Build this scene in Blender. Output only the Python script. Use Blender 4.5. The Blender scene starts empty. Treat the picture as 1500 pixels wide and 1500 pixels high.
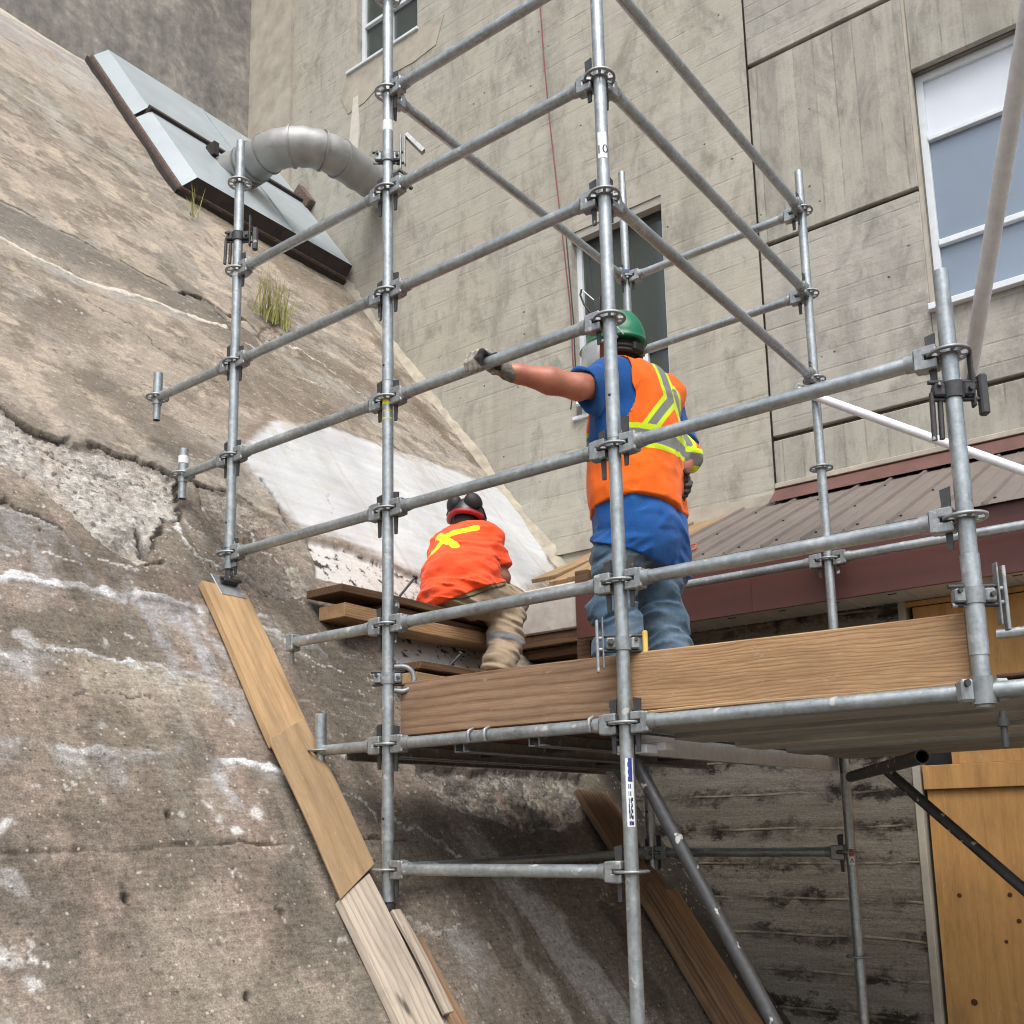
import bpy, bmesh, math, random
import numpy as np
from mathutils import Vector, Matrix
random.seed(4); RNG = np.random.RandomState(7)
sc = bpy.context.scene
C = sc.collection
R = math.radians

# ------------------------------------------------------------------ camera
FPX, CX, CY = 1503.97, 750.0, 945.74          # focal length and principal point on a 1500 px square
cr = Vector((0.79455543, 0.60682194, -0.02118487))
cu = Vector((0.12265401, -0.12623352, 0.98438869))
cf = Vector((-0.59467441, 0.78474979, 0.17472867))
cam = bpy.data.cameras.new('camera'); camo = bpy.data.objects.new('camera', cam); C.objects.link(camo)
cam.sensor_width = 36; cam.lens = 36 * FPX / 1500
cam.shift_y = (CY - 750) / 1500
cam.clip_start = .05; cam.clip_end = 500
M = Matrix((cr, cu, -cf)).transposed().to_4x4()
camo.matrix_world = M
sc.camera = camo

def ray(x, y): return cf + cr * ((x - CX) / FPX) + cu * ((CY - y) / FPX)
def onY(x, y, Y): d = ray(x, y); return d * (Y / d.y)
def onZ(x, y, Z): d = ray(x, y); return d * (Z / d.z)
# survey of the sloped wall: plane Z = SC + SS*X, level lines run along Y
SS = -1.3358; SC = 1.119 - 1.3358 * 3.998
SN = Vector((-SS, 0, 1)).normalized()                       # outward normal
ST = Vector((-1, 0, -SS)).normalized()                       # up the slope
def onS(x, y, off=0):
    d = ray(x, y); n = Vector((-SS, 0, 1)); c = SC + off * n.length
    return d * (c / n.dot(d))
def SX(Z): return (Z - SC) / SS
def Sp(Y, Z, off=0): return Vector((SX(Z), Y, Z)) + SN * off

# ------------------------------------------------------------------ world and light (overcast day)
w = bpy.data.worlds.new('World'); sc.world = w; w.use_nodes = True
nt = w.node_tree; bg = nt.nodes['Background']
sky = nt.nodes.new('ShaderNodeTexSky'); sky.sky_type = 'NISHITA'; sky.sun_disc = False
SUN_EL, SUN_AZ = 60, 142
sky.sun_elevation = R(SUN_EL); sky.sun_rotation = R(SUN_AZ); sky.dust_density = 4; sky.air_density = 1.2
hs = nt.nodes.new('ShaderNodeHueSaturation'); hs.inputs['Saturation'].default_value = .62
nt.links.new(sky.outputs[0], hs.inputs['Color']); nt.links.new(hs.outputs[0], bg.inputs['Color'])
bg.inputs['Strength'].default_value = .15
sl = bpy.data.lights.new('sun', 'SUN'); sl.energy = 1.3; sl.angle = R(40); sl.color = (1, .99, .975)
so = bpy.data.objects.new('sun', sl); C.objects.link(so)
sd = Vector((math.sin(R(SUN_AZ)) * math.cos(R(SUN_EL)), math.cos(R(SUN_AZ)) * math.cos(R(SUN_EL)), math.sin(R(SUN_EL))))
so.rotation_euler = sd.to_track_quat('Z', 'Y').to_euler(); so.location = (0, 0, 30)
sc.view_settings.view_transform = 'Standard'; sc.view_settings.look = 'None'
sc.view_settings.exposure = 0.72; sc.view_settings.gamma = 1
sc.cycles.filter_width = 1.1
sc.cycles.max_bounces = 5; sc.cycles.diffuse_bounces = 3; sc.cycles.glossy_bounces = 2; sc.cycles.transmission_bounces = 2
sc.cycles.use_adaptive_sampling = True; sc.cycles.adaptive_threshold = .03; sc.cycles.caustics_reflective = False; sc.cycles.caustics_refractive = False

# ------------------------------------------------------------------ materials
def lin(c): return tuple(((v / 255) / 12.92 if v / 255 <= .04045 else ((v / 255 + .055) / 1.055) ** 2.4) for v in c)
class Mat:
    def __init__(s, name):
        s.m = bpy.data.materials.new(name); s.m.use_nodes = True
        s.t = s.m.node_tree; s.n = s.t.nodes; s.b = s.n['Principled BSDF']
        s.tc = s.n.new('ShaderNodeTexCoord')
    def link(s, a, b): s.t.links.new(a, b)
    def obj(s, scale=(1, 1, 1), rnd=True):
        mp = s.n.new('ShaderNodeMapping'); mp.inputs['Scale'].default_value = scale
        s.link(s.tc.outputs['Object'], mp.inputs['Vector'])
        if rnd:
            oi = s.n.new('ShaderNodeObjectInfo'); mu = s.n.new('ShaderNodeMath'); mu.operation = 'MULTIPLY'; mu.inputs[1].default_value = 37.
            s.link(oi.outputs['Random'], mu.inputs[0]); s.link(mu.outputs[0], mp.inputs['Location'])
        return mp.outputs[0]
    def noise(s, vec, scale, detail=4, rough=.6, dist=0):
        n = s.n.new('ShaderNodeTexNoise'); n.inputs['Scale'].default_value = scale; n.inputs['Detail'].default_value = detail
        n.inputs['Roughness'].default_value = rough; n.inputs['Distortion'].default_value = dist
        s.link(vec, n.inputs['Vector']); return n.outputs['Fac']
    def ramp(s, fac, stops):
        r = s.n.new('ShaderNodeValToRGB'); el = r.color_ramp.elements
        while len(el) < len(stops): el.new(.5)
        for e, (p, c) in zip(el, stops):
            e.position = p; e.color = (*c, 1) if isinstance(c, tuple) else (c, c, c, 1)
        s.link(fac, r.inputs[0]); return r.outputs[0]
    def mix(s, fac, a, b, mode='MIX'):
        n = s.n.new('ShaderNodeMix'); n.data_type = 'RGBA'; n.blend_type = mode
        for v, i in ((fac, 0), (a, 6), (b, 7)):
            if isinstance(v, (int, float)): n.inputs[i].default_value = v if i == 0 else (v, v, v, 1)
            elif isinstance(v, tuple): n.inputs[i].default_value = (*v, 1)
            else: s.link(v, n.inputs[i])
        return n.outputs[2]
    def math(s, op, a, b=None, c=None):
        n = s.n.new('ShaderNodeMath'); n.operation = op
        for i, v in enumerate((a, b, c)):
            if v is None: continue
            if isinstance(v, (int, float)): n.inputs[i].default_value = v
            else: s.link(v, n.inputs[i])
        return n.outputs[0]
    def sep(s, vec):
        n = s.n.new('ShaderNodeSeparateXYZ'); s.link(vec, n.inputs[0]); return n.outputs
    def white(s, v):
        n = s.n.new('ShaderNodeTexWhiteNoise'); n.noise_dimensions = '1D'; s.link(v, n.inputs['W']); return n.outputs['Value']
    def attr(s, name):
        n = s.n.new('ShaderNodeAttribute'); n.attribute_name = name; return n.outputs
    def bump(s, h, strength=.4, dist=.01):
        n = s.n.new('ShaderNodeBump'); n.inputs['Strength'].default_value = strength; n.inputs['Distance'].default_value = dist
        s.link(h, n.inputs['Height']); s.link(n.outputs[0], s.b.inputs['Normal'])
    def set(s, color=None, rough=None, metal=None, spec=None):
        for k, v in (('Base Color', color), ('Roughness', rough), ('Metallic', metal), ('Specular IOR Level', spec)):
            if v is None: continue
            if isinstance(v, tuple): s.b.inputs[k].default_value = (*v, 1)
            elif isinstance(v, (int, float)): s.b.inputs[k].default_value = v
            else: s.link(v, s.b.inputs[k])
        return s
def simple(name, col, rough=.6, metal=0, var=.25, scale=8, bump=0, detail=5):
    m = Mat(name); v = m.obj()
    n = m.noise(v, scale, detail)
    c = lin(col)
    m.set(m.ramp(n, [(.25, tuple(x * (1 - var) for x in c)), (.75, tuple(min(1, x * (1 + var)) for x in c))]), rough, metal)
    if bump: m.bump(m.noise(v, scale * 6, 3), bump, .004)
    return m.m

def galv(name, col, rough, metal, spangle=1.):
    m = Mat(name); v = m.obj((1, 1, 1))
    a = m.noise(v, 55, 3, .6); b = m.noise(v, 7, 5, .65); cst = m.noise(m.obj((60, 60, 6)), 1., 4, .7)
    f = m.math('ADD', m.math('MULTIPLY', a, .35), m.math('ADD', m.math('MULTIPLY', b, .4), m.math('MULTIPLY', cst, .25)))
    c = lin(col)
    col_ = m.ramp(f, [(.3, tuple(x * .42 for x in c)), (.45, tuple(x * .78 for x in c)), (.56, c), (.7, tuple(min(1, x * 1.5) for x in c))])
    rust = m.ramp(m.noise(v, 4.3, 6, .75), [(.66, 0.), (.76, .55)])
    col_ = m.mix(rust, col_, lin((112, 92, 74)))
    spl = m.ramp(m.noise(v, 26, 2, .5), [(.66, 0.), (.70, .75)])      # cement splashes
    col_ = m.mix(spl, col_, lin((188, 186, 180)))
    m.set(col_, m.ramp(b, [(.3, rough - .1), (.7, rough + .12)]), m.math('MULTIPLY', m.math('SUBTRACT', 1., spl), metal))
    m.bump(f, .12, .003)
    return m.m
G_TUBE = galv('galvanised_tube', (170, 177, 179), .40, .68)
G_CAST = galv('galvanised_casting', (156, 160, 161), .48, .6)
G_DARK = galv('weathered_and_shaded_steel', (76, 77, 78), .55, .45)
G_PALE = simple('pale_painted_tube', (228, 232, 236), .45, .0, .12, 30, .1)

def wood(name, lo, mid, hi, ring=9., stretch=1.2, dark_knots=True, rough=.8, contrast=1., axis='x', vary=.3):
    m = Mat(name)
    def P(p, q, r): return (p, q, r) if axis == 'x' else (q, r, p)
    d = m.noise(m.obj(P(1.0, 4, 4)), 1.5, 3, .55); d2 = m.noise(m.obj(P(2.2, 9, 9)), 2.0, 3, .6)
    s3 = m.sep(m.obj(P(1, 1, 1))); ia, ib, ic = (0, 1, 2) if axis == 'x' else (2, 0, 1); rad = m.math('ADD', s3[ib], m.math('MULTIPLY', s3[ic], .8))
    ph = m.math('ADD', m.math('MULTIPLY', rad, ring * 9.), m.math('ADD', m.math('MULTIPLY', d, ring * .62), m.math('MULTIPLY', d2, ring * .16)))
    fr = m.math('FRACT', ph)                                  # growth rings: slow rise, sharp dark latewood line
    late = m.ramp(fr, [(.0, .35), (.55, .62), (.88, .0), (1., .35)])
    fine = m.noise(m.obj(P(4, 190, 190)), 1, 4, .75); fib = m.noise(m.obj(P(9, 420, 420)), 1, 2, .6)
    f = m.math('ADD', m.math('MULTIPLY', late, .42 * contrast), m.math('ADD', m.math('MULTIPLY', fine, .55), m.math('ADD', m.math('MULTIPLY', fib, .22), -.02 + .12 * (1 - contrast))))
    col = m.ramp(f, [(.25, lin(lo)), (.5, lin(mid)), (.78, lin(hi))])
    big = m.noise(m.obj(P(1.1, 5, 5)), 2.2, 6, .7); blot = m.noise(m.obj(P(5, 7, 7)), 1.3, 6, .7)
    col = m.mix(m.ramp(big, [(.42, 0.), (.7, .55)]), col, lin(tuple(x * .66 for x in mid)))
    col = m.mix(m.ramp(blot, [(.55, 0.), (.75, .45)]), col, lin(tuple(x * .5 + 52 for x in mid)))
    if dark_knots:
        vo = m.n.new('ShaderNodeTexVoronoi'); vo.inputs['Scale'].default_value = 1.; m.link(m.obj(P(2.3, 7.5, 7.5)), vo.inputs['Vector'])
        k = m.math('MULTIPLY', m.ramp(vo.outputs['Distance'], [(.05, .85), (.12, 0.)]), m.ramp(m.white(vo.outputs['Color'] if False else m.math('FLOOR', m.math('MULTIPLY', s3[ia], 2.3))), [(.45, 0.), (.5, 1.)]))
        col = m.mix(k, col, lin(tuple(x * .45 for x in lo)))
    oi = m.n.new('ShaderNodeObjectInfo'); col = m.mix(m.math('MULTIPLY', oi.outputs['Random'], vary), col, lin(tuple(x * .62 for x in mid)))
    scf = m.noise(m.obj(P(9, 22, 22)), 1.6, 6, .8); col = m.mix(m.ramp(scf, [(.6, 0.), (.68, .5)]), col, lin(tuple(min(255, x * .55 + 92) for x in mid)))
    m.set(col, rough, 0, .25); m.bump(f, .35, .002)
    return m.m
W_PINE = wood('pine_plank', (150, 118, 82), (182, 150, 110), (202, 174, 136), ring=2.6, contrast=.6, vary=.1)
W_PLY = wood('plywood_tan', (142, 116, 86), (168, 140, 106), (184, 158, 124), ring=1.2, contrast=.8, dark_knots=False)
W_PLYO = wood('plywood_orange', (168, 124, 74), (194, 148, 92), (208, 168, 114), ring=1.4, contrast=.5, dark_knots=False, axis='z', vary=.12)
W_OLD = wood('weathered_plank', (132, 118, 102), (178, 165, 148), (204, 194, 180), ring=3)
W_TOE = wood('toe_board_brown', (98, 76, 60), (142, 113, 88), (172, 146, 120), ring=3, contrast=1., vary=.1)
W_TOE2 = wood('toe_board_tan', (118, 88, 64), (168, 132, 96), (202, 170, 132), ring=9, contrast=.85, dark_knots=False, vary=.1)
W_DARK = wood('dark_timber', (72, 52, 38), (108, 82, 60), (136, 108, 82), ring=4)
W_GREY = wood('grey_deck_board', (150, 146, 137), (190, 186, 177), (208, 204, 196), ring=2, contrast=.7, dark_knots=False, vary=.75)
W_RED = wood('reddish_deck_ply', (66, 46, 36), (92, 66, 50), (110, 82, 62), ring=1.5, contrast=.7, dark_knots=False)
W_RAF = wood('bare_roof_lumber', (128, 100, 70), (160, 132, 98), (180, 154, 120), ring=2, contrast=.8, dark_knots=False)

def board_concrete(name, axis, pitch, base, dark, warm, line=.5, rough_amt=1., step=.3):
    """concrete cast against boards; axis = coordinate across the boards"""
    m = Mat(name); v = m.obj((1, 1, 1), rnd=False); s = m.sep(v)
    a = {'x': 0, 'z': 2}[axis]; o = 2 - a
    wob = m.noise(v, 1.3, 3)
    p = m.math('DIVIDE', m.math('ADD', s[a], m.math('MULTIPLY', wob, .02)), pitch)
    fr = m.math('FRACT', p); rid = m.math('FLOOR', p)
    edge = m.math('ABSOLUTE', m.math('SUBTRACT', fr, .5))
    ln = m.ramp(edge, [(.44, 0.), (.485, 1.)])
    brk = m.ramp(m.noise(v, 2.1, 6, .75), [(.42, .0), (.6, 1.)])
    ln = m.math('MULTIPLY', ln, brk)
    tone = m.white(rid)
    sc_ = [34., 34., 34.]; sc_[o] = 2.5
    grain = m.noise(m.obj(tuple(sc_), rnd=False), 1, 5, .7)
    mott = m.noise(v, 1.1, 7, .68); mott2 = m.noise(v, 6.5, 6, .7); fine = m.noise(v, 70, 3, .7)
    strk = m.noise(m.obj((3.2, 3.2, .28), rnd=False), 1., 5, .65)
    f = m.math('ADD', m.math('MULTIPLY', mott2, .4), m.math('ADD', m.math('MULTIPLY', grain, .35), m.math('MULTIPLY', fine, .25)))
    B, D, Wm = lin(base), lin(dark), lin(warm)
    col = m.ramp(f, [(.3, D), (.5, B), (.72, tuple(min(1, x * 1.22) for x in B))])
    col = m.mix(m.ramp(mott, [(.42, 0.), (.68, .6)]), col, Wm)
    col = m.mix(m.ramp(strk, [(.48, 0.), (.72, .6)]), col, D)
    blot = m.noise(m.obj((2.2, 2.2, 1.1), rnd=False), 1.4, 8, .75, .5); col = m.mix(m.ramp(blot, [(.5, 0.), (.66, .7)]), col, tuple(x * .72 for x in D)); pale = m.noise(v, 2.4, 8, .72); col = m.mix(m.ramp(pale, [(.55, 0.), (.7, .55)]), col, tuple(min(1, x * 1.3) for x in B))
    col = m.mix(m.math('MULTIPLY', tone, step), col, tuple(x * .78 for x in D))
    col = m.mix(m.math('MULTIPLY', ln, line), col, tuple(x * .38 for x in D))
    vo = m.n.new('ShaderNodeTexVoronoi'); vo.inputs['Scale'].default_value = 5.5; m.link(v, vo.inputs['Vector'])
    hole = m.math('MULTIPLY', m.ramp(vo.outputs['Distance'], [(.035, 1.), (.06, 0.)]), m.ramp(m.noise(v, .9, 2), [(.5, 0.), (.55, .8)]))
    col = m.mix(hole, col, (.03, .028, .025))
    m.set(col, .88, 0, .25)
    h = m.math('SUBTRACT', m.math('ADD', m.math('MULTIPLY', f, .7), m.math('MULTIPLY', tone, step)), m.math('ADD', m.math('MULTIPLY', ln, line), hole))
    m.bump(h, .55 * rough_amt, .012)
    return m.m
CO_MAIN = board_concrete('board_marked_concrete', 'z', .19, (171, 168, 157), (142, 138, 128), (178, 172, 156), .2, 1.3, .09)
CO_H = board_concrete('grey_horizontal_board_concrete', 'z', .15, (170, 167, 158), (134, 132, 125), (172, 168, 156), .34, 1., .22)
CO_V = board_concrete('grey_vertical_board_concrete', 'x', .155, (168, 165, 154), (130, 128, 120), (170, 166, 154), .36, 1., .24)
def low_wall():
    m = Mat('shade_darkened_mouldy_board_concrete'); v = m.obj(rnd=False); s = m.sep(v)
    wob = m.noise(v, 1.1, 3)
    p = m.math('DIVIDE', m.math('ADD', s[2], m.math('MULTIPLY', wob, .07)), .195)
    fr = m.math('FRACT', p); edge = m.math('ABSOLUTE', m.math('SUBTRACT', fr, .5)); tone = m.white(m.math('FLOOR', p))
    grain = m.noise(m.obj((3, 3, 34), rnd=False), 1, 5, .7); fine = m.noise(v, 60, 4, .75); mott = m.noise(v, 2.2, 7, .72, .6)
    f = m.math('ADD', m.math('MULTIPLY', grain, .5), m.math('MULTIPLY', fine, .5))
    col = m.ramp(f, [(.3, lin((86, 81, 72))), (.5, lin((124, 118, 107))), (.72, lin((156, 150, 138)))])  # base tones darkened for the shade under the deck; mould comes below
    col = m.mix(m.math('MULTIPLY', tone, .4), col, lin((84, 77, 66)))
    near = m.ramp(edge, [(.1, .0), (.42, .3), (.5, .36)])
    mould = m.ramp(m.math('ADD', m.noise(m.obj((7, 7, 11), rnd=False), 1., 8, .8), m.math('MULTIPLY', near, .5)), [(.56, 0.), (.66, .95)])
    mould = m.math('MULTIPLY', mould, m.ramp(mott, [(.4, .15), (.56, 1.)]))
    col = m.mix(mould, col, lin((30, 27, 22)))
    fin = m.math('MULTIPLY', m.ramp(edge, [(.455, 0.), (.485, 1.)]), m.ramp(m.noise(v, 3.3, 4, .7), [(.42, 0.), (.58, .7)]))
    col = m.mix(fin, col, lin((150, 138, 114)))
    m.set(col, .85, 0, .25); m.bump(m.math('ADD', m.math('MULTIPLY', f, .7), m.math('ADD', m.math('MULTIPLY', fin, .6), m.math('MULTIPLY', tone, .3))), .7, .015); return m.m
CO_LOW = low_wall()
CO_TRIM = simple('smooth_grey_concrete', (168, 161, 148), .85, 0, .25, 5, .4)
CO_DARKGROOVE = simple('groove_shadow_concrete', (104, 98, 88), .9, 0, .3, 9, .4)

def grey_wall():
    m = Mat('blotched_grey_concrete'); v = m.obj(rnd=False)
    a = m.noise(v, 1.5, 8, .72, .4); b = m.noise(v, 9, 6, .7); st = m.noise(m.obj((2.5, 2.5, .5), rnd=False), 1, 6, .7)
    f = m.math('ADD', m.math('MULTIPLY', a, .4), m.math('ADD', m.math('MULTIPLY', b, .35), m.math('MULTIPLY', st, .25)))
    m.set(m.ramp(f, [(.34, lin((96, 94, 90))), (.45, lin((124, 121, 116))), (.53, lin((146, 142, 135))), (.64, lin((186, 181, 169)))]), .9, 0, .2)
    m.bump(f, .5, .015); return m.m
CO_GREY = grey_wall()

def slope_mat():
    m = Mat('weathered_slope_concrete'); v = m.obj(rnd=False)
    at = m.attr('Col'); gr = m.attr('grain')[2]
    f1 = m.noise(v, 150, 4, .85); f2 = m.noise(v, 45, 5, .7); f3 = m.noise(m.obj((60, 9, 60), rnd=False), 1, 4, .7)
    f = m.math('ADD', m.math('MULTIPLY', f1, .5), m.math('ADD', m.math('MULTIPLY', f2, .3), m.math('MULTIPLY', f3, .2)))
    k = m.ramp(f, [(.34, .22), (.43, .62), (.5, 1.), (.56, 1.45), (.65, 2.5)])
    k = m.mix(1., k, (.96, .96, .96), 'MULTIPLY')
    k2 = m.mix(gr, (1., 1., 1.), k)
    col = m.mix(1., at[0], k2, 'MULTIPLY')
    vo = m.n.new('ShaderNodeTexVoronoi'); vo.inputs['Scale'].default_value = 38; m.link(v, vo.inputs['Vector'])
    rnd = m.sep(vo.outputs['Color'])
    sp_ = m.attr('spall')[2]; vd = m.n.new('ShaderNodeTexVoronoi'); vd.inputs['Scale'].default_value = 26
    wv = m.n.new('ShaderNodeVectorMath'); wv.operation = 'ADD'; m.link(v, wv.inputs[0])
    nn = m.n.new('ShaderNodeTexNoise'); nn.inputs['Scale'].default_value = 30; nn.inputs['Detail'].default_value = 3; m.link(v, nn.inputs['Vector'])
    sc2 = m.n.new('ShaderNodeVectorMath'); sc2.operation = 'SCALE'; sc2.inputs['Scale'].default_value = .05; m.link(nn.outputs['Color'], sc2.inputs[0]); m.link(sc2.outputs[0], wv.inputs[1]); m.link(wv.outputs[0], vd.inputs['Vector'])
    pr = m.sep(vd.outputs['Color']); peb = m.math('MULTIPLY', m.math('MULTIPLY', m.ramp(vd.outputs['Distance'], [(.26, 1.), (.36, 0.)]), m.math('GREATER_THAN', pr[1], .52)), sp_)
    col = m.mix(m.math('MULTIPLY', peb, .85), col, m.ramp(pr[0], [(.0, lin((84, 80, 78))), (.4, lin((122, 116, 112))), (.7, lin((104, 92, 86))), (1., lin((150, 146, 142)))]))
    spk = m.math('MULTIPLY', m.ramp(vo.outputs['Distance'], [(.14, 1.), (.26, 0.)]), m.math('MULTIPLY', gr, m.math('GREATER_THAN', rnd[0], .86)))
    col = m.mix(m.math('MULTIPLY', spk, .75), col, lin((206, 200, 188)))
    spd = m.math('MULTIPLY', m.ramp(vo.outputs['Distance'], [(.16, 1.), (.3, 0.)]), m.math('MULTIPLY', gr, m.math('LESS_THAN', rnd[0], .12)))
    col = m.mix(m.math('MULTIPLY', spd, .7), col, lin((58, 54, 50)))
    m.set(col, .9, 0, .2); m.bump(m.math('ADD', m.math('MULTIPLY', f, gr), m.math('MULTIPLY', peb, .5)), .8, .012)
    return m.m
CO_SLOPE = slope_mat()

def glass(name, col, rough=.06):
    m = Mat(name); v = m.obj()
    m.set(m.ramp(m.noise(v, .8, 3), [(.3, tuple(x * .8 for x in lin(col))), (.7, lin(col))]), rough, 0, .8)
    m.bump(m.noise(v, 1.7, 2), .03, .02); return m.m
GL_DARK = glass('dark_window_glass', (70, 77, 74)); GL_BLUE = glass('blue_grey_window_glass', (128, 142, 158)); GL_WHITE = glass('white_spandrel_glass', (218, 224, 232), .25)
FRAME_W = simple('white_painted_frame', (214, 220, 224), .45, 0, .08, 20)
BLIND = simple('pale_curtain', (120, 118, 104), .9, 0, .15, 12)
ROOF_BR = simple('brown_metal_roofing', (116, 107, 101), .5, .1, .14, 5, .05)
FASCIA_BR = simple('reddish_brown_fascia', (90, 54, 48), .5, .1, .1, 2, .03)
FLASH_BR = simple('dusty_brown_flashing', (98, 66, 60), .55, .1, .22, 6, .1)
SOFFIT = simple('pale_soffit', (176, 174, 166), .6, 0, .12, 6)
BLACK = simple('black_rubber', (26, 26, 27), .6, 0, .3, 14)
HOODM = simple('pale_blue_sheet_metal', (164, 174, 178), .4, .12, .14, 2.2, .05)
HOODD = simple('dark_flange_and_shadow', (52, 46, 44), .7, .1, .4, 11, .3)
BRICKY = simple('crumbled_red_mortar', (98, 82, 74), .9, 0, .6, 26, .6)
DUCTM = simple('dusty_duct_wrap', (152, 153, 152), .5, .35, .22, 5, .25)
ROPE = simple('faded_red_rope', (134, 74, 78), .8, 0, .3, 30)
CABLE = simple('black_cable', (40, 38, 34), .6, 0, .2, 20)
TAPE_Y = simple('yellow_tape', (212, 196, 58), .6, 0, .2, 40); TAPE_Y2 = simple('mustard_tape', (206, 174, 96), .6, 0, .2, 40)
TAPE_B = simple('blue_tape', (60, 96, 150), .6, 0, .2, 40); TAPE_W = simple('white_sticker', (226, 228, 228), .5, 0, .1, 60)
INK = simple('blue_ink', (44, 60, 130), .6, 0, .2, 60); INKK = simple('black_ink', (30, 30, 32), .6, 0, .2, 60); INKR = simple('orange_red_ink', (206, 92, 62), .6, 0, .2, 60)
YEL = simple('yellow_plastic', (226, 190, 90), .5, 0, .1, 20)
GRASSM = simple('dry_green_grass', (140, 136, 74), .8, 0, .4, 30)
GROUNDM = simple('gravel_ground', (100, 95, 88), .95, 0, .4, 9, .8)
SKIN = simple('tanned_skin', (184, 116, 92), .45, 0, .22, 11, .15); SKIN2 = simple('brown_skin', (140, 92, 78), .5, 0, .12, 9, .1)
HAIR = simple('dark_hair', (42, 34, 30), .7, 0, .3, 60, .3)
GLOVE = simple('grey_knit_glove', (150, 146, 134), .9, 0, .2, 40, .5); GLOVED = simple('dark_coated_glove', (62, 56, 52), .7, 0, .3, 30, .4)
HELM_G = simple('green_hard_hat', (22, 118, 82), .35, 0, .06, 3); HELM_K = simple('dark_hard_hat', (44, 42, 46), .35, 0, .1, 4); HELM_R = simple('red_hard_hat', (150, 30, 40), .35, 0, .1, 4)
SHIELD = simple('grey_clear_visor', (178, 182, 184), .2, 0, .08, 6)
BOOT = simple('dusty_leather_boot', (120, 108, 94), .85, 0, .3, 14, .3)

def cloth(name, col, bump=.35, extra=None):
    m = Mat(name); v = m.obj(rnd=False)
    n = m.noise(v, 9, 5, .6); fine = m.noise(v, 220, 2, .6); wr = m.n.new('ShaderNodeTexNoise'); wr.noise_type = 'RIDGED_MULTIFRACTAL'; wr.inputs['Scale'].default_value = 5; wr.inputs['Detail'].default_value = 3; m.link(m.obj((1, 1, 2.2), rnd=False), wr.inputs['Vector'])
    c = lin(col)
    colr = m.ramp(n, [(.3, tuple(x * .86 for x in c)), (.7, tuple(min(1, x * 1.1) for x in c))])
    if extra == 'denim':
        w2 = m.noise(v, 5, 5, .7)
        colr = m.mix(m.ramp(w2, [(.45, 0.), (.68, .55)]), colr, lin((132, 148, 160)))
        dirt = m.noise(v, 3, 5, .7); colr = m.mix(m.ramp(dirt, [(.55, 0.), (.75, .4)]), colr, lin((84, 88, 84)))
    if extra == 'khaki':
        w2 = m.noise(v, 4, 5, .7); colr = m.mix(m.ramp(w2, [(.45, 0.), (.7, .5)]), colr, lin((106, 92, 76)))
    if extra == 'hivis':
        li = m.attr('lime')[2]; si = m.attr('silver')[2]
        colr = m.mix(m.ramp(li, [(.49, 0.), (.51, 1.)]), colr, lin((206, 232, 40)))
        colr = m.mix(m.ramp(si, [(.49, 0.), (.51, 1.)]), colr, lin((128, 128, 124)))
    if extra == 'band':
        si = m.attr('silver')[2]; colr = m.mix(m.ramp(li_ := m.attr('silver')[2], [(.49, 0.), (.51, 1.)]), colr, lin((124, 122, 124)))
    m.set(colr, .85, 0, .2); m.b.inputs['Sheen Weight'].default_value = .15
    m.bump(m.math('ADD', m.math('MULTIPLY', wr.outputs['Fac'], .55), m.math('ADD', m.math('MULTIPLY', m.noise(v, 26, 4, .6), .5), m.math('MULTIPLY', fine, .25))), bump * 1.5, .012)
    return m.m
CL_BLUE = cloth('blue_cotton', (28, 84, 150)); CL_VEST = cloth('orange_hi_vis_mesh', (244, 108, 26), .2, 'hivis')
CL_SHIRT = cloth('orange_red_hi_vis_cotton', (240, 84, 42), .35, 'hivis')
CL_JEAN = cloth('worn_blue_denim', (72, 96, 116), .4, 'denim'); CL_KHAKI = cloth('dusty_khaki_cotton', (160, 142, 118), .45, 'band')
BELT = simple('dark_leather_belt', (62, 56, 48), .6, 0, .2, 20); BELT2 = simple('olive_tool_belt', (110, 104, 76), .7, 0, .2, 20)

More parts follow.
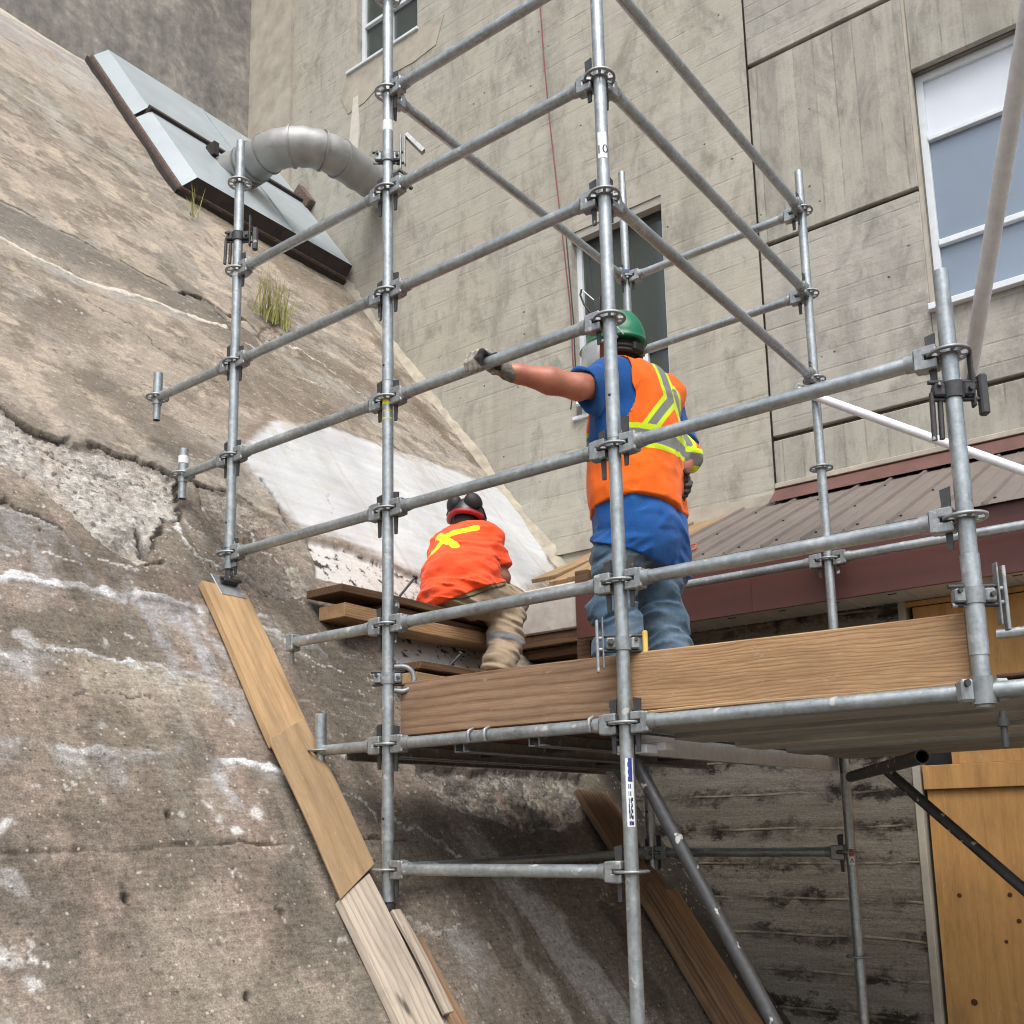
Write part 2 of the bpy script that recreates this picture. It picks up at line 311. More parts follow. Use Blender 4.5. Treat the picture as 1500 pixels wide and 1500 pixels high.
# ------------------------------------------------------------------ mesh helpers
def link_mesh(name, me, mat, parent=None, mw=None, smooth=None):
    o = bpy.data.objects.new(name, me); C.objects.link(o)
    if mat is not None:
        for mm in (mat if isinstance(mat, (list, tuple)) else [mat]): me.materials.append(mm)
    if parent: o.parent = parent
    if mw is not None: o.matrix_local = mw
    return o
class MB:
    """collects shapes for ONE mesh"""
    def __init__(s): s.bm = bmesh.new()
    def box(s, lo, hi, mw=None, bev=0, mi=0):
        lo, hi = Vector(lo), Vector(hi); c = (lo + hi) / 2; d = hi - lo
        r = bmesh.ops.create_cube(s.bm, size=1, matrix=Matrix.Translation(c) @ Matrix.Diagonal((*d, 1)))
        vs = r['verts']
        if bev:
            es = list({e for v in vs for e in v.link_edges})
            rb = bmesh.ops.bevel(s.bm, geom=es, offset=bev, segments=1, affect='EDGES', profile=.5)
            vs = list({v for f in rb['faces'] for v in f.verts} | {v for v in vs if v.is_valid})
        for f in {f for v in vs for f in v.link_faces}: f.material_index = mi
        if mw is not None: bmesh.ops.transform(s.bm, matrix=mw, verts=vs)
        return s
    def tube(s, a, b, r, r2=None, seg=24, cap=True, inner=0, mi=0):
        a, b = Vector(a), Vector(b); d = b - a; L = d.length
        q = d.to_track_quat('Z', 'Y').to_matrix().to_4x4(); r2 = r if r2 is None else r2
        mw = Matrix.Translation(a) @ q
        ra = [s.bm.verts.new(mw @ Vector((r * math.cos(t), r * math.sin(t), 0))) for t in [2 * math.pi * i / seg for i in range(seg)]]
        rb = [s.bm.verts.new(mw @ Vector((r2 * math.cos(t), r2 * math.sin(t), L))) for t in [2 * math.pi * i / seg for i in range(seg)]]
        for i in range(seg):
            f = s.bm.faces.new((ra[i], ra[(i + 1) % seg], rb[(i + 1) % seg], rb[i])); f.smooth = True; f.material_index = mi
        if inner:
            dp = min(.25, L * .4)
            for ring, z0_, z1_ in ((rb, L, L - dp), (ra, 0, dp)):
                i1 = [s.bm.verts.new(mw @ Vector((inner * math.cos(t), inner * math.sin(t), z0_))) for t in [2 * math.pi * i / seg for i in range(seg)]]
                i2 = [s.bm.verts.new(mw @ Vector((inner * math.cos(t), inner * math.sin(t), z1_))) for t in [2 * math.pi * i / seg for i in range(seg)]]
                for i in range(seg):
                    j = (i + 1) % seg
                    f = s.bm.faces.new((ring[i], ring[j], i1[j], i1[i]))
                    for e in f.edges: e.smooth = False
                    f = s.bm.faces.new((i1[i], i1[j], i2[j], i2[i])); f.smooth = True
                s.bm.faces.new(i2)
        elif cap:
            for rg in (ra[::-1], rb):
                f = s.bm.faces.new(rg); f.material_index = mi
                for e in f.edges: e.smooth = False
        return s
    def path(s, pts, r, seg=12, rfun=None, cap=True, closed=False):
        pts = [Vector(p) for p in pts]; n = len(pts); rings = []; up = None
        for i, p in enumerate(pts):
            t = (pts[min(i + 1, n - 1)] - pts[max(i - 1, 0)]).normalized()
            if up is None: up = t.orthogonal().normalized()
            up = (up - t * up.dot(t)).normalized(); bi = t.cross(up)
            rr = rfun(i) if rfun else r
            rings.append([s.bm.verts.new(p + (up * math.cos(a) + bi * math.sin(a)) * rr) for a in [2 * math.pi * k / seg for k in range(seg)]])
        for A, B in zip(rings, rings[1:]):
            for k in range(seg):
                f = s.bm.faces.new((A[k], A[(k + 1) % seg], B[(k + 1) % seg], B[k])); f.smooth = True
        if cap:
            for rg in (rings[0][::-1], rings[-1]):
                for e in s.bm.faces.new(rg).edges: e.smooth = False
        return s
    def prism(s, poly, d):
        a = [s.bm.verts.new(Vector(p)) for p in poly]; b = [s.bm.verts.new(Vector(p) + Vector(d)) for p in poly]; n = len(a)
        s.bm.faces.new(a[::-1]); s.bm.faces.new(b)
        for i in range(n): s.bm.faces.new((a[i], a[(i + 1) % n], b[(i + 1) % n], b[i]))
        return s
    def quad(s, *p, mi=0):
        f = s.bm.faces.new([s.bm.verts.new(Vector(q)) for q in p]); f.material_index = mi; return s
    def mesh(s, name='m', fix=True):
        if fix: bmesh.ops.recalc_face_normals(s.bm, faces=s.bm.faces[:])
        me = bpy.data.meshes.new(name); s.bm.to_mesh(me); s.bm.free(); return me
    def obj(s, name, mat, parent=None, mw=None): return link_mesh(name, s.mesh(name), mat, parent, mw)
def np_mesh(name, verts, quads, smooth=True):
    me = bpy.data.meshes.new(name); nv, nf = len(verts), len(quads)
    me.vertices.add(nv); me.vertices.foreach_set('co', np.asarray(verts, np.float32).ravel())
    me.loops.add(nf * 4); me.loops.foreach_set('vertex_index', np.asarray(quads, np.int32).ravel())
    me.polygons.add(nf); me.polygons.foreach_set('loop_start', np.arange(0, nf * 4, 4, dtype=np.int32))
    me.update(calc_edges=True)
    me.polygons.foreach_set('use_smooth', np.full(nf, smooth)); me.validate(); return me
def tag(o, label, cat, group=None):
    o['label'] = label; o['category'] = cat
    if group: o['group'] = group
    return o
def setting(o, kind='structure'): o['kind'] = kind; return o
def thing(name, label, cat, loc=(0, 0, 0), rotz=0, group=None, mw=None):
    o = bpy.data.objects.new(name, None); C.objects.link(o); o.empty_display_size = .1
    if mw is not None: o.matrix_world = mw
    else: o.location = loc; o.rotation_euler = (0, 0, rotz)
    return tag(o, label, cat, group)
def frame(o, x, y):
    x = Vector(x).normalized(); y = Vector(y); y = (y - x * y.dot(x)).normalized(); z = x.cross(y)
    m_ = Matrix((x, y, z)).transposed().to_4x4(); m_.translation = Vector(o); return m_
def board(name, label, o, x, y, L, W, T, mat, group=None, cat='plank', bev=.003, warp=.004):
    """a sawn board: o = corner, x = length direction, y = width direction, thickness along x cross y"""
    mb = MB(); n = 9
    for i in range(1): mb.box((0, 0, 0), (L, W, T), bev=bev)
    bm = mb.bm
    bmesh.ops.subdivide_edges(bm, edges=[e for e in bm.edges if abs((e.verts[0].co - e.verts[1].co).x) > .5 * L], cuts=8, use_grid_fill=True)
    ph = random.random() * 6
    for v in bm.verts: v.co.z += warp * math.sin(v.co.x / L * 5 + ph); v.co.y += warp * .6 * math.sin(v.co.x / L * 4 + ph * 2)
    ob = mb.obj(name, mat, None, frame(o, x, y))
    return tag(ob, label, cat, group)
def smoothstep(a, b, x): t = np.clip((x - a) / (b - a), 0, 1); return t * t * (3 - 2 * t)
def vnoise(x, y, seed):
    T = np.random.RandomState(seed).rand(128, 128).astype(np.float32)
    xi = np.floor(x).astype(int); yi = np.floor(y).astype(int); fx = x - xi; fy = y - yi
    fx = fx * fx * (3 - 2 * fx); fy = fy * fy * (3 - 2 * fy)
    a = T[xi & 127, yi & 127]; b = T[(xi + 1) & 127, yi & 127]; c = T[xi & 127, (yi + 1) & 127]; d = T[(xi + 1) & 127, (yi + 1) & 127]
    return (a + (b - a) * fx) * (1 - fy) + (c + (d - c) * fx) * fy
def fbm(x, y, seed, oct=5, gain=.55):
    v = 0; a = 1; s = 0
    for i in range(oct): v = v + a * vnoise(x * 2 ** i + 17.3 * i, y * 2 ** i + 9.1 * i, seed + i); s += a; a *= gain
    return v / s
# ================================================================== SETTING
YW = 7.10                                                    # face of the building
GZ = -1.75
mb = MB(); n_ = 60
for i in range(1): mb.quad((-120, -120, GZ), (120, -120, GZ), (120, 160, GZ), (-120, 160, GZ))
setting(mb.obj('ground', GROUNDM))

# ------------------------------------------------------------------ the sloped concrete wall
def build_slope():
    KT = 1 / math.sin(math.atan(-SS))
    ys = np.concatenate([np.arange(-3, 1.2, .06), np.arange(1.2, 7.16, .0105)]); zs = np.arange(GZ - .05, 8.075, .0085)
    Y, Z = np.meshgrid(ys, zs); Y = Y.astype(np.float32); Z = Z.astype(np.float32); T = Z * KT; tr = zs * KT
    def cv(pts): return np.array([(p.y, p.z * KT) for p in (onS(*q) for q in pts)])
    wy = (fbm(Y * 6, T * 6, 11, 5, .6) - .5) * .16; wt = (fbm(Y * 6, T * 6, 31, 5, .6) - .5) * .16
    Yw, Tw = Y + wy, T + wt
    def dist(pts, warp=1., a=None):
        P = cv(pts); D = np.full(Y.shape, 9., np.float32)
        i0, i1 = np.searchsorted(tr, [P[:, 1].min() - .7, P[:, 1].max() + .7]); j0, j1 = np.searchsorted(ys, [P[:, 0].min() - .7, P[:, 0].max() + .7])
        if i1 <= i0 or j1 <= j0: return D
        W_ = (slice(i0, i1), slice(j0, j1)); A = Y[W_] + wy[W_] * warp; B = T[W_] + wt[W_] * warp; Dw = np.full(A.shape, 9., np.float32)
        for (a0, b0), (a1, b1) in zip(P, P[1:]):
            dx, dy = a1 - a0, b1 - b0; L2 = dx * dx + dy * dy + 1e-9
            t = np.clip(((A - a0) * dx + (B - b0) * dy) / L2, 0, 1)
            Dw = np.minimum(Dw, np.hypot(A - a0 - t * dx, B - b0 - t * dy))
        D[W_] = Dw; return D
    def below(pts, warp=1.):
        """distance down the slope below a line; nan-free, and a mask for the line's own span"""
        P = cv(pts); P = P[np.argsort(P[:, 0])]; A = Y + wy * warp
        return np.interp(A, P[:, 0], P[:, 1]) - (T + wt * warp), ((A > P[0, 0] - .02) & (A < P[-1, 0] + .02)).astype(np.float32)
    def poly(pts, warp=1.):
        P = cv(pts); out_ = np.full(Y.shape, -9., np.float32)
        i0, i1 = np.searchsorted(tr, [P[:, 1].min() - .4, P[:, 1].max() + .4]); j0, j1 = np.searchsorted(ys, [P[:, 0].min() - .4, P[:, 0].max() + .4])
        W_ = (slice(i0, i1), slice(j0, j1)); A = Y[W_] + wy[W_] * warp; B = T[W_] + wt[W_] * warp; ins = np.zeros(A.shape, bool)
        for i in range(len(P)):
            (x0, y0), (x1, y1) = P[i], P[(i + 1) % len(P)]
            if y0 == y1: continue
            ins ^= ((y0 > B) != (y1 > B)) & (A < (x1 - x0) * (B - y0) / (y1 - y0) + x0)
        d = np.full(A.shape, 9., np.float32)
        for i in range(len(P)):
            (a0, b0), (a1, b1) = P[i], P[(i + 1) % len(P)]
            dx, dy = a1 - a0, b1 - b0; L2 = dx * dx + dy * dy + 1e-9
            t = np.clip(((A - a0) * dx + (B - b0) * dy) / L2, 0, 1); d = np.minimum(d, np.hypot(A - a0 - t * dx, B - b0 - t * dy))
        out_[W_] = np.where(ins, d, -d); return out_            # + inside
    col = np.empty(Y.shape + (3,), np.float32)
    def L(c): return np.array(lin(c), np.float32)
    def put(mask, c): col[:] = col * (1 - mask[..., None]) + L(c) * mask[..., None]
    n9 = fbm(Y * 9, T * 9, 4, 4) - .5
    H = (fbm(Y * 1.3, T * 1.3, 3, 4) - .5) * .05 + n9 * .012
    grain = np.full(Y.shape, .55, np.float32); spall = np.zeros(Y.shape, np.float32)
    streakY = fbm(Y * 1.6, T * 26, 41, 5, .6)                # board streaks along the level
    streakT = fbm(Y * 14, T * .9, 43, 5, .6)                 # runs down the slope
    big = fbm(Y * .8, T * .8, 45, 5); med = fbm(Y * 3, T * 3, 47, 5, .6); fine = fbm(Y * 22, T * 22, 49, 4, .6)
    # base zones
    C1 = [(-300, 470), (0, 583), (60, 620), (130, 640), (200, 660), (265, 690), (300, 706), (340, 712), (400, 752), (440, 800), (480, 850), (560, 930), (700, 1080), (850, 1180), (1100, 1380)]
    b1, m1 = below(C1, .5); low = smoothstep(-.1, .12, b1)
    up = 1 - low
    col[:] = L((157, 151, 141))
    put(smoothstep(.42, .62, big) * .8, (166, 153, 137)); put(smoothstep(.52, .68, streakY) * .35, (128, 121, 110)); put(smoothstep(.57, .77, 1 - streakY) * .25, (186, 177, 162))
    put(smoothstep(.52, .7, med) * .45, (118, 109, 97)); put(smoothstep(.54, .72, fbm(Y * 1.1, T * 1.1, 55)) * .5, (168, 152, 137))
    put(smoothstep(.58, .7, streakT) * .3, (120, 108, 94)); put(smoothstep(.5, .62, fbm(Y * 2.8, T * 3.6, 57, 6, .64)) * .55, (138, 130, 118)); put(smoothstep(.56, .66, fbm(Y * 5.5, T * 7.5, 59, 6, .64)) * .6, (108, 98, 86)); put(smoothstep(.57, .66, fbm(Y * 4.5, T * 6, 63, 6, .64)) * .6, (192, 178, 158))
    # greyer towards the top
    topd, _ = below([(-60, -30), (135, 87), (370, 230), (420, 262)], .4)
    put(smoothstep(2.2, .5, topd) * smoothstep(.3, .6, med + .15) * .9, (160, 155, 150)); put(smoothstep(1.6, .3, topd) * smoothstep(.52, .64, fbm(Y * 3, T * 7, 65, 5)) * .6, (190, 184, 174))
    put(smoothstep(.16, .05, topd) * .9, (205, 196, 178))
    # lower zone
    lowc = low[..., None]; c2 = np.empty_like(col); c2[:] = L((138, 128, 116))
    def put2(mask, c): c2[:] = c2 * (1 - mask[..., None]) + L(c) * mask[..., None]
    put2(smoothstep(.45, .62, big) * .8, (152, 136, 123)); put2(smoothstep(.5, .66, med) * .6, (116, 110, 100)); put2(smoothstep(.55, .7, fbm(Y * 1.5, T * 1.5, 61)) * .6, (146, 138, 122))
    put2(smoothstep(.56, .68, streakT) * .35, (92, 86, 76))
    put2(smoothstep(3.9, 4.6, Y) * .6 * smoothstep(1.2, .6, Z), (104, 99, 90))
    col[:] = col * (1 - lowc) + c2 * lowc
    # darker stained bands of the upper slope
    d, _m = below([(-200, 180), (0, 285), (130, 350), (200, 392), (270, 425), (340, 470), (372, 486)], .5)
    put(_m * smoothstep(0., .05, d) * smoothstep(.55, .3, d + (med - .5) * .5) * .8, (112, 106, 98))
    for P, wd, c, a in (([(560, 470), (470, 420), (360, 350), (300, 300)], .35, (122, 110, 94), .7), ([(620, 600), (540, 560), (420, 500), (380, 470)], .3, (116, 106, 92), .75),
                        ([(160, 560), (210, 590), (280, 650)], .28, (110, 102, 92), .7), ([(330, 560), (420, 590), (470, 600)], .3, (118, 108, 94), .7), ([(60, 450), (120, 480), (90, 430)], .18, (112, 102, 92), .6),
                        ([(250, 390), (300, 440), (330, 470)], .16, (96, 90, 82), .7), ([(720, 690), (660, 640), (600, 570), (560, 500)], .13, (110, 98, 82), .8)):
        put(smoothstep(wd, wd * .2, dist(P, 1.6) + (med - .5) * .2) * a, c)
    # white fresh repair mortar
    NEW = [(352, 648), (400, 612), (482, 622), (560, 650), (640, 676), (722, 702), (775, 752), (815, 834), (772, 868), (745, 885), (640, 850), (560, 812), (500, 786), (446, 768), (412, 736), (372, 690)]
    dn = poly(NEW, .45); nm = smoothstep(-.06, .10, dn + (med - .5) * .22 + (streakY - .5) * .14 + (fine - .5) * .08)
    newc = np.clip(.53 + (fbm(Y * 2.2, T * 2.2, 71) - .5) * .32 + (streakY - .5) * .12, .3, .85)
    col[:] = col * (1 - nm[..., None]) + (newc[..., None] * np.array([.985, 1., 1.], np.float32)) * nm[..., None]
    put(nm * smoothstep(.6, .75, streakT) * .35, (168, 158, 140)); put(nm * smoothstep(.64, .74, fbm(Y * 5, T * 5, 73)) * .3, (176, 168, 150))
    H += nm * .012 - nm * n9 * .012; grain *= 1 - .75 * nm
    put(smoothstep(.07, .0, np.abs(dn + .03)) * smoothstep(.45, .6, med) * .7, (118, 100, 82))
    # rough dirty band and the white cut face under the repair
    d = dist([(440, 776), (500, 796), (560, 822), (620, 850), (660, 866)], 1.1); bm_ = smoothstep(.06, .015, d)
    put(bm_ * .65, (148, 136, 120)); put(bm_ * smoothstep(.56, .66, fine) * .6, (92, 82, 68)); H += bm_ * (fine - .5) * .03
    CUT = [(452, 778), (520, 800), (580, 824), (640, 850), (720, 905), (720, 1000), (580, 985), (576, 920), (610, 900), (520, 852), (470, 838)]
    dc = poly(CUT, .5); cm = smoothstep(-.01, .03, dc)
    put(cm * .95, (208, 207, 203)); put(cm * smoothstep(.62, .68, fine), (70, 66, 60)); put(cm * smoothstep(.58, .72, med) * .35, (182, 178, 170)); grain *= 1 - .5 * cm; H -= cm * .03
    # exposed aggregate where the skin has spalled off
    SP1 = [(-260, 480), (0, 588), (60, 624), (130, 644), (200, 664), (262, 695), (268, 760), (240, 768), (224, 772), (226, 808), (200, 824), (150, 788), (100, 738), (60, 708), (0, 676), (-260, 580)]
    SP2 = [(288, 700), (340, 716), (400, 752), (432, 792), (470, 868), (430, 872), (380, 850), (345, 800), (325, 790), (300, 740)]
    SP3 = [(612, 1112), (860, 1128), (862, 1176), (830, 1214), (765, 1216), (720, 1196), (650, 1176)]
    SP4 = [(372, 486), (400, 470), (430, 496), (450, 520), (410, 512)]
    vor = fbm(Y * 26, T * 26, 81, 4, .65); peb = fbm(Y * 46, T * 46, 83, 2, .5)
    for P, dep, c in ((SP1, .03, (186, 181, 173)), (SP2, .02, (156, 147, 134)), (SP3, .04, (112, 107, 98)), (SP4, .02, (146, 134, 118))):
        ds = poly(P, .7); mk = smoothstep(-.004, .02, ds)
        put(mk, c); put(mk * smoothstep(.5, .62, vor) * .4, (128, 122, 114)); put(mk * smoothstep(.54, .64, 1 - vor) * .5, (190, 185, 176)); put(mk * smoothstep(.6, .72, med) * .5, (150, 128, 112))
        H += mk * (-dep + (vor - .5) * .028 + (peb - .5) * .012 + (med - .5) * .03); spall = np.maximum(spall, mk)
        put(smoothstep(.03, .0, np.abs(ds)) * .35 * (Y > 1), (86, 78, 68))
    ds3 = poly(SP3, .7); put(smoothstep(0., .05, ds3) * smoothstep(.46, .6, fbm(Y * 5, T * 9, 87)) * .7 * smoothstep(.75, .45, T), (72, 70, 66))
    nA, nB, nC = fbm(Y * 5, T * 5, 91), fbm(Y * 4, T * 4, 97), fbm(Y * 3.3, T * 3.3, 101); nE = fbm(Y * 3.4, T * .5, 105, 3)
    # dark cracks and lips
    def crack(P, wd, a=1., dep=.03, c=(38, 34, 30), warp=.8, gap=.42):
        dk = dist(P, warp); br = smoothstep(gap - .06, gap + .06, np.roll(nA, 37 * len(P), 0))
        mk = smoothstep(wd, wd * .6, dk) * br * a; put(mk, c); H[:] = H - mk * dep
    crack([(-200, 500), (0, 585), (60, 622), (130, 642), (200, 662), (262, 692)], .02, 1, .035, gap=.36)
    crack([(262, 692), (300, 704), (340, 712), (396, 748)], .014, .9)
    crack([(268, 694), (262, 720), (268, 756), (240, 768), (226, 772), (224, 808)], .013, .95, .02)
    crack([(208, 770), (216, 800)], .03, 1, .07, (14, 13, 12), .5, .1); crack([(250, 756), (266, 758)], .02, 1, .05, (20, 18, 16), .5, .1)
    crack([(40, 690), (100, 735), (150, 785), (200, 822), (240, 815)], .016, .9)
    crack([(-80, 700), (0, 728), (60, 753), (98, 770)], .012, .9, gap=.3); crack([(-160, 200), (0, 284), (130, 350), (200, 390), (270, 424), (340, 470), (372, 488)], .012, .8, gap=.4)
    crack([(268, 424), (300, 432), (335, 458), (360, 462), (385, 490), (402, 512)], .024, .95, .05, gap=.3)
    crack([(-100, 1252), (0, 1240), (90, 1236), (200, 1232), (350, 1230), (445, 1226), (600, 1222)], .009, .85, .012, (70, 60, 50), .35, .44)
    crack([(60, 200), (150, 250), (250, 300), (330, 352)], .008, .6, .01, (90, 78, 66)); crack([(390, 700), (420, 750), (440, 780)], .013, .8); crack([(500, 500), (560, 560), (640, 640)], .01, .6, .01, (90, 80, 66))
    crack([(470, 870), (520, 940), (560, 960)], .008, .6); crack([(330, 640), (240, 600), (210, 560)], .006, .5, .01, (80, 70, 60))
    # efflorescence: ragged white lines with runs below
    def lime(P, wd, runs=0., c=(218, 219, 219), warp=1., a=1., cover=.4, rc=(172, 171, 168)):
        wd = wd * .72; dk = dist(P, warp) + (fine - .5) * wd * 1.3; wv = .4 + 1.2 * np.roll(nB, 37 * len(P), 0); ln = smoothstep(wd * wv, wd * wv * .62, dk) * smoothstep(cover - .08, cover + .08, np.roll(nC, 29 * len(P), 0))
        if runs:
            db, mk = below(P, warp * .5); ln_ = runs * np.clip((np.roll(nE, 61 * len(P), 1) - .36) * 3., 0, 1)
            rn = mk * smoothstep(-.01, .03, db) * (1 - smoothstep(.1, 1, db / (ln_ + .02))) * (.45 + 1.1 * np.clip(streakT - .25, 0, .5)) * (.55 + .9 * np.clip(fine, 0, 1)); put(np.clip(rn, 0, 1) * .75, rc)
        put(np.clip(ln * a, 0, 1), c); H[:] = H + ln * .006
    lime([(-160, 250), (0, 341), (70, 378), (150, 412), (230, 440), (290, 462), (330, 474)], .035, .16, (208, 198, 184), .6, .95, .25)
    lime([(420, 540), (470, 560), (540, 590), (600, 620)], .02, .05, (196, 180, 160), 1., .7); lime([(400, 560), (460, 600), (520, 612)], .018, 0, (194, 180, 162), 1., .7)
    lime([(-160, 815), (0, 838), (70, 850), (150, 862), (185, 876), (240, 872), (290, 880), (325, 892), (420, 925), (480, 950)], .04, .34, warp=.9, cover=.3)
    lime([(-100, 948), (0, 942), (60, 940), (110, 944), (200, 964), (300, 990), (390, 1012)], .04, .3, warp=.9, cover=.4)
    lime([(-100, 1066), (0, 1070), (60, 1076), (100, 1090), (190, 1098), (260, 1090), (330, 1112), (400, 1122), (470, 1135)], .03, .26, warp=.8, cover=.36)
    lime([(-60, 745), (20, 745), (80, 765)], .03, .5, rc=(176, 174, 170)); lime([(215, 870), (265, 872)], .03, .75, rc=(168, 166, 164)); lime([(115, 946), (180, 955), (240, 962), (330, 1000)], .02, .95, rc=(172, 162, 142))
    lime([(340, 880), (400, 900), (470, 930), (540, 960)], .022, .08); lime([(260, 760), (290, 800), (300, 815), (330, 826)], .02, .05)
    for P in ([(440, 985), (500, 1010), (560, 1030)], [(430, 1010), (500, 1045), (560, 1085)], [(345, 900), (420, 935), (520, 1000)], [(580, 1200), (650, 1225), (670, 1250)], [(600, 1340), (650, 1355), (690, 1350)], [(0, 1275), (30, 1300), (62, 1318)],
              [(480, 1000), (540, 1050), (570, 1120)], [(320, 800), (350, 830), (420, 860)], [(280, 770), (330, 800), (380, 835)]): lime(P, .014, .05, (196, 190, 180), 1.3, .9, .38)
    lime([(655, 1352), (700, 1356)], .025, .55); lime([(330, 1020), (380, 1030), (392, 1036)], .02, .3)
    for (x, y, r) in ((15, 1200, .05), (16, 1275, .045), (14, 1385, .075), (60, 1405, .02), (78, 1405, .012), (58, 1333, .02), (56, 1450, .035), (330, 1195, .04), (388, 1185, .035), (365, 1220, .03), (182, 1145, .018), (150, 1160, .014), (308, 1172, .02), (55, 928, .055), (20, 945, .05), (160, 925, .03), (80, 940, .025), (240, 826, .02), (6, 790, .04), (150, 1060, .02), (352, 1060, .025)):
        p = onS(x, y); r *= .85; put(smoothstep(r, r * .5, np.hypot((Y + wy * 1.2 - p.y), (T + wt * 1.2 - p.z * KT) * .75) + (fine - .5) * r * .9) * .85, (216, 214, 210))
    for (x, y, r) in ((195, 1308, .02), (255, 1185, .02), (372, 1453, .022), (420, 1330, .018), (2, 1190, .03), (62, 770, .01)):
        p = onS(x, y); put(smoothstep(r, r * .5, np.hypot((Y + wy * .5 - p.y) * 1.3, (T + wt * .5 - p.z * KT) * .8)), (24, 22, 20)); H -= .03 * smoothstep(r, r * .5, np.hypot(Y - p.y, T - p.z * KT))
    # pale washed runs and dark patches low down, behind the scaffold
    for (x0, y0, x1, y1, wd, a, c) in ((690, 1215, 930, 1500, .15, .95, (196, 193, 186)), (760, 1290, 930, 1500, .20, .9, (184, 181, 174)), (660, 1215, 700, 1260, .05, .7, (176, 170, 160)), (820, 1240, 870, 1300, .12, .5, (138, 132, 122)), (880, 1300, 960, 1450, .08, .6, (70, 64, 54)), (640, 1180, 800, 1400, .05, .3, (90, 82, 72))):
        p, q = onS(x0, y0), onS(x1, y1); yc = np.interp(T, [q.z * KT, p.z * KT], [q.y, p.y])
        put(smoothstep(wd, wd * .3, np.abs(Y + wy * 1.2 - yc) + (streakT - .5) * wd * 1.5) * a * smoothstep(p.z * KT + .1, p.z * KT - .15, T), c)
    for (x, y, ln_, wd, a, c) in ((22, 742, .62, .10, .8, (178, 178, 178)), (60, 755, .5, .09, .7, (172, 170, 168)), (95, 775, .55, .05, .8, (196, 195, 194)), (150, 800, .9, .10, .45, (158, 153, 147)), (190, 830, .8, .10, .6, (164, 162, 160)), (215, 872, .8, .16, .7, (170, 169, 170)), (268, 880, .75, .13, .8, (184, 184, 186)), (300, 890, .5, .07, .6, (190, 190, 190)),
                                  (130, 950, 1.0, .16, .7, (166, 155, 136)), (185, 960, 1.25, .2, .75, (178, 170, 152)), (240, 985, 1.0, .14, .6, (170, 164, 152)), (160, 1096, .22, .12, .8, (200, 199, 197)), (325, 1110, .28, .12, .8, (204, 204, 204)), (235, 1092, .55, .06, .7, (184, 178, 166)), (40, 944, .2, .12, .6, (196, 195, 193)), (40, 850, .2, .2, .4, (170, 166, 160)), (390, 1012, .25, .1, .5, (188, 186, 182)),
                                  (400, 905, .35, .1, .5, (176, 172, 166)), (560, 500, .9, .05, .5, (104, 94, 80)), (200, 250, 1.0, .12, .35, (128, 118, 106)), (60, 130, 1.3, .2, .45, (178, 172, 164)), (300, 330, .9, .1, .45, (120, 110, 98)), (480, 1010, .5, .1, .4, (96, 90, 82)), (60, 1250, .9, .18, .35, (112, 104, 94)), (420, 1240, 1.2, .25, .4, (118, 114, 102))):
        p = onS(x, y); yy_ = Y + wy * 1.1 + (streakT - .5) * wd * .9 - p.y; dn_ = p.z * KT - (T + wt * .7)
        put(smoothstep(wd * .55, wd * .12, np.abs(yy_)) * smoothstep(-.02, .05, dn_) * (1 - smoothstep(ln_ * .35, ln_, dn_ + (fine - .5) * .1)) * a * (.6 + .8 * np.clip(fine - .1, 0, .5)), c)
    put(low * (Y < 2.9) * smoothstep(.5, .64, fbm(Y * 2.6, T * 2.2, 131, 6, .62)) * .6 * (1 - nm), (100, 92, 82)); put(low * smoothstep(.55, .68, fbm(Y * 3.4, T * 3, 133, 6, .62)) * .5 * (1 - nm), (168, 154, 140))
    put(smoothstep(5.0, 5.2, Y) * smoothstep(.5, .2, Z) * .8, (58, 52, 45)); put(smoothstep(5.3, 5.5, Y) * smoothstep(1.25, 1.1, Z) * .8, (50, 45, 40))  # shade painted into the slope under the deck and header block
    for P, a, c in (([(300, 720), (345, 745), (400, 790), (450, 860), (560, 920), (570, 1010), (470, 960), (380, 880), (300, 830), (275, 770)], .6, (92, 84, 74)), ([(-60, 690), (60, 720), (140, 790), (200, 830), (240, 870), (100, 845), (-60, 820)], .5, (100, 91, 80)), ([(-60, 870), (120, 885), (240, 900), (200, 950), (60, 930), (-60, 930)], .45, (104, 96, 84)),
                    ([(430, 900), (570, 960), (572, 1120), (480, 1130), (430, 1020)], .6, (104, 97, 86)), ([(500, 1125), (620, 1130), (760, 1240), (720, 1330), (560, 1250)], .35, (98, 92, 83)), ([(180, 600), (330, 640), (420, 720), (330, 690), (240, 660)], .5, (112, 103, 91)), ([(340, 470), (420, 520), (560, 600), (540, 630), (420, 590), (340, 540)], .5, (110, 100, 86))):
        put(smoothstep(-.06, .14, poly(P, 1.6) + (med - .5) * .35 + (streakT - .5) * .25) * a * (1 - nm), c)
    for P in ([(360, 760), (400, 800), (440, 830)], [(300, 850), (340, 870), (380, 875)], [(430, 940), (470, 975), (520, 985)], [(450, 1060), (500, 1090), (560, 1105)], [(470, 1150), (520, 1165), (560, 1200)], [(580, 1195), (630, 1215), (672, 1252)], [(10, 800), (60, 815), (110, 822)], [(120, 800), (160, 818), (200, 838)], [(360, 500), (420, 540), (480, 560)], [(400, 480), (480, 530), (540, 580)], [(20, 400), (70, 420), (110, 445)]):
        dk = dist(P, 1.7); put(smoothstep(.010, .005, dk) * smoothstep(.4, .52, np.roll(nA, 53 * len(P) + int(P[0][0]), 1)) * .85 * (1 - nm), (208, 205, 199))
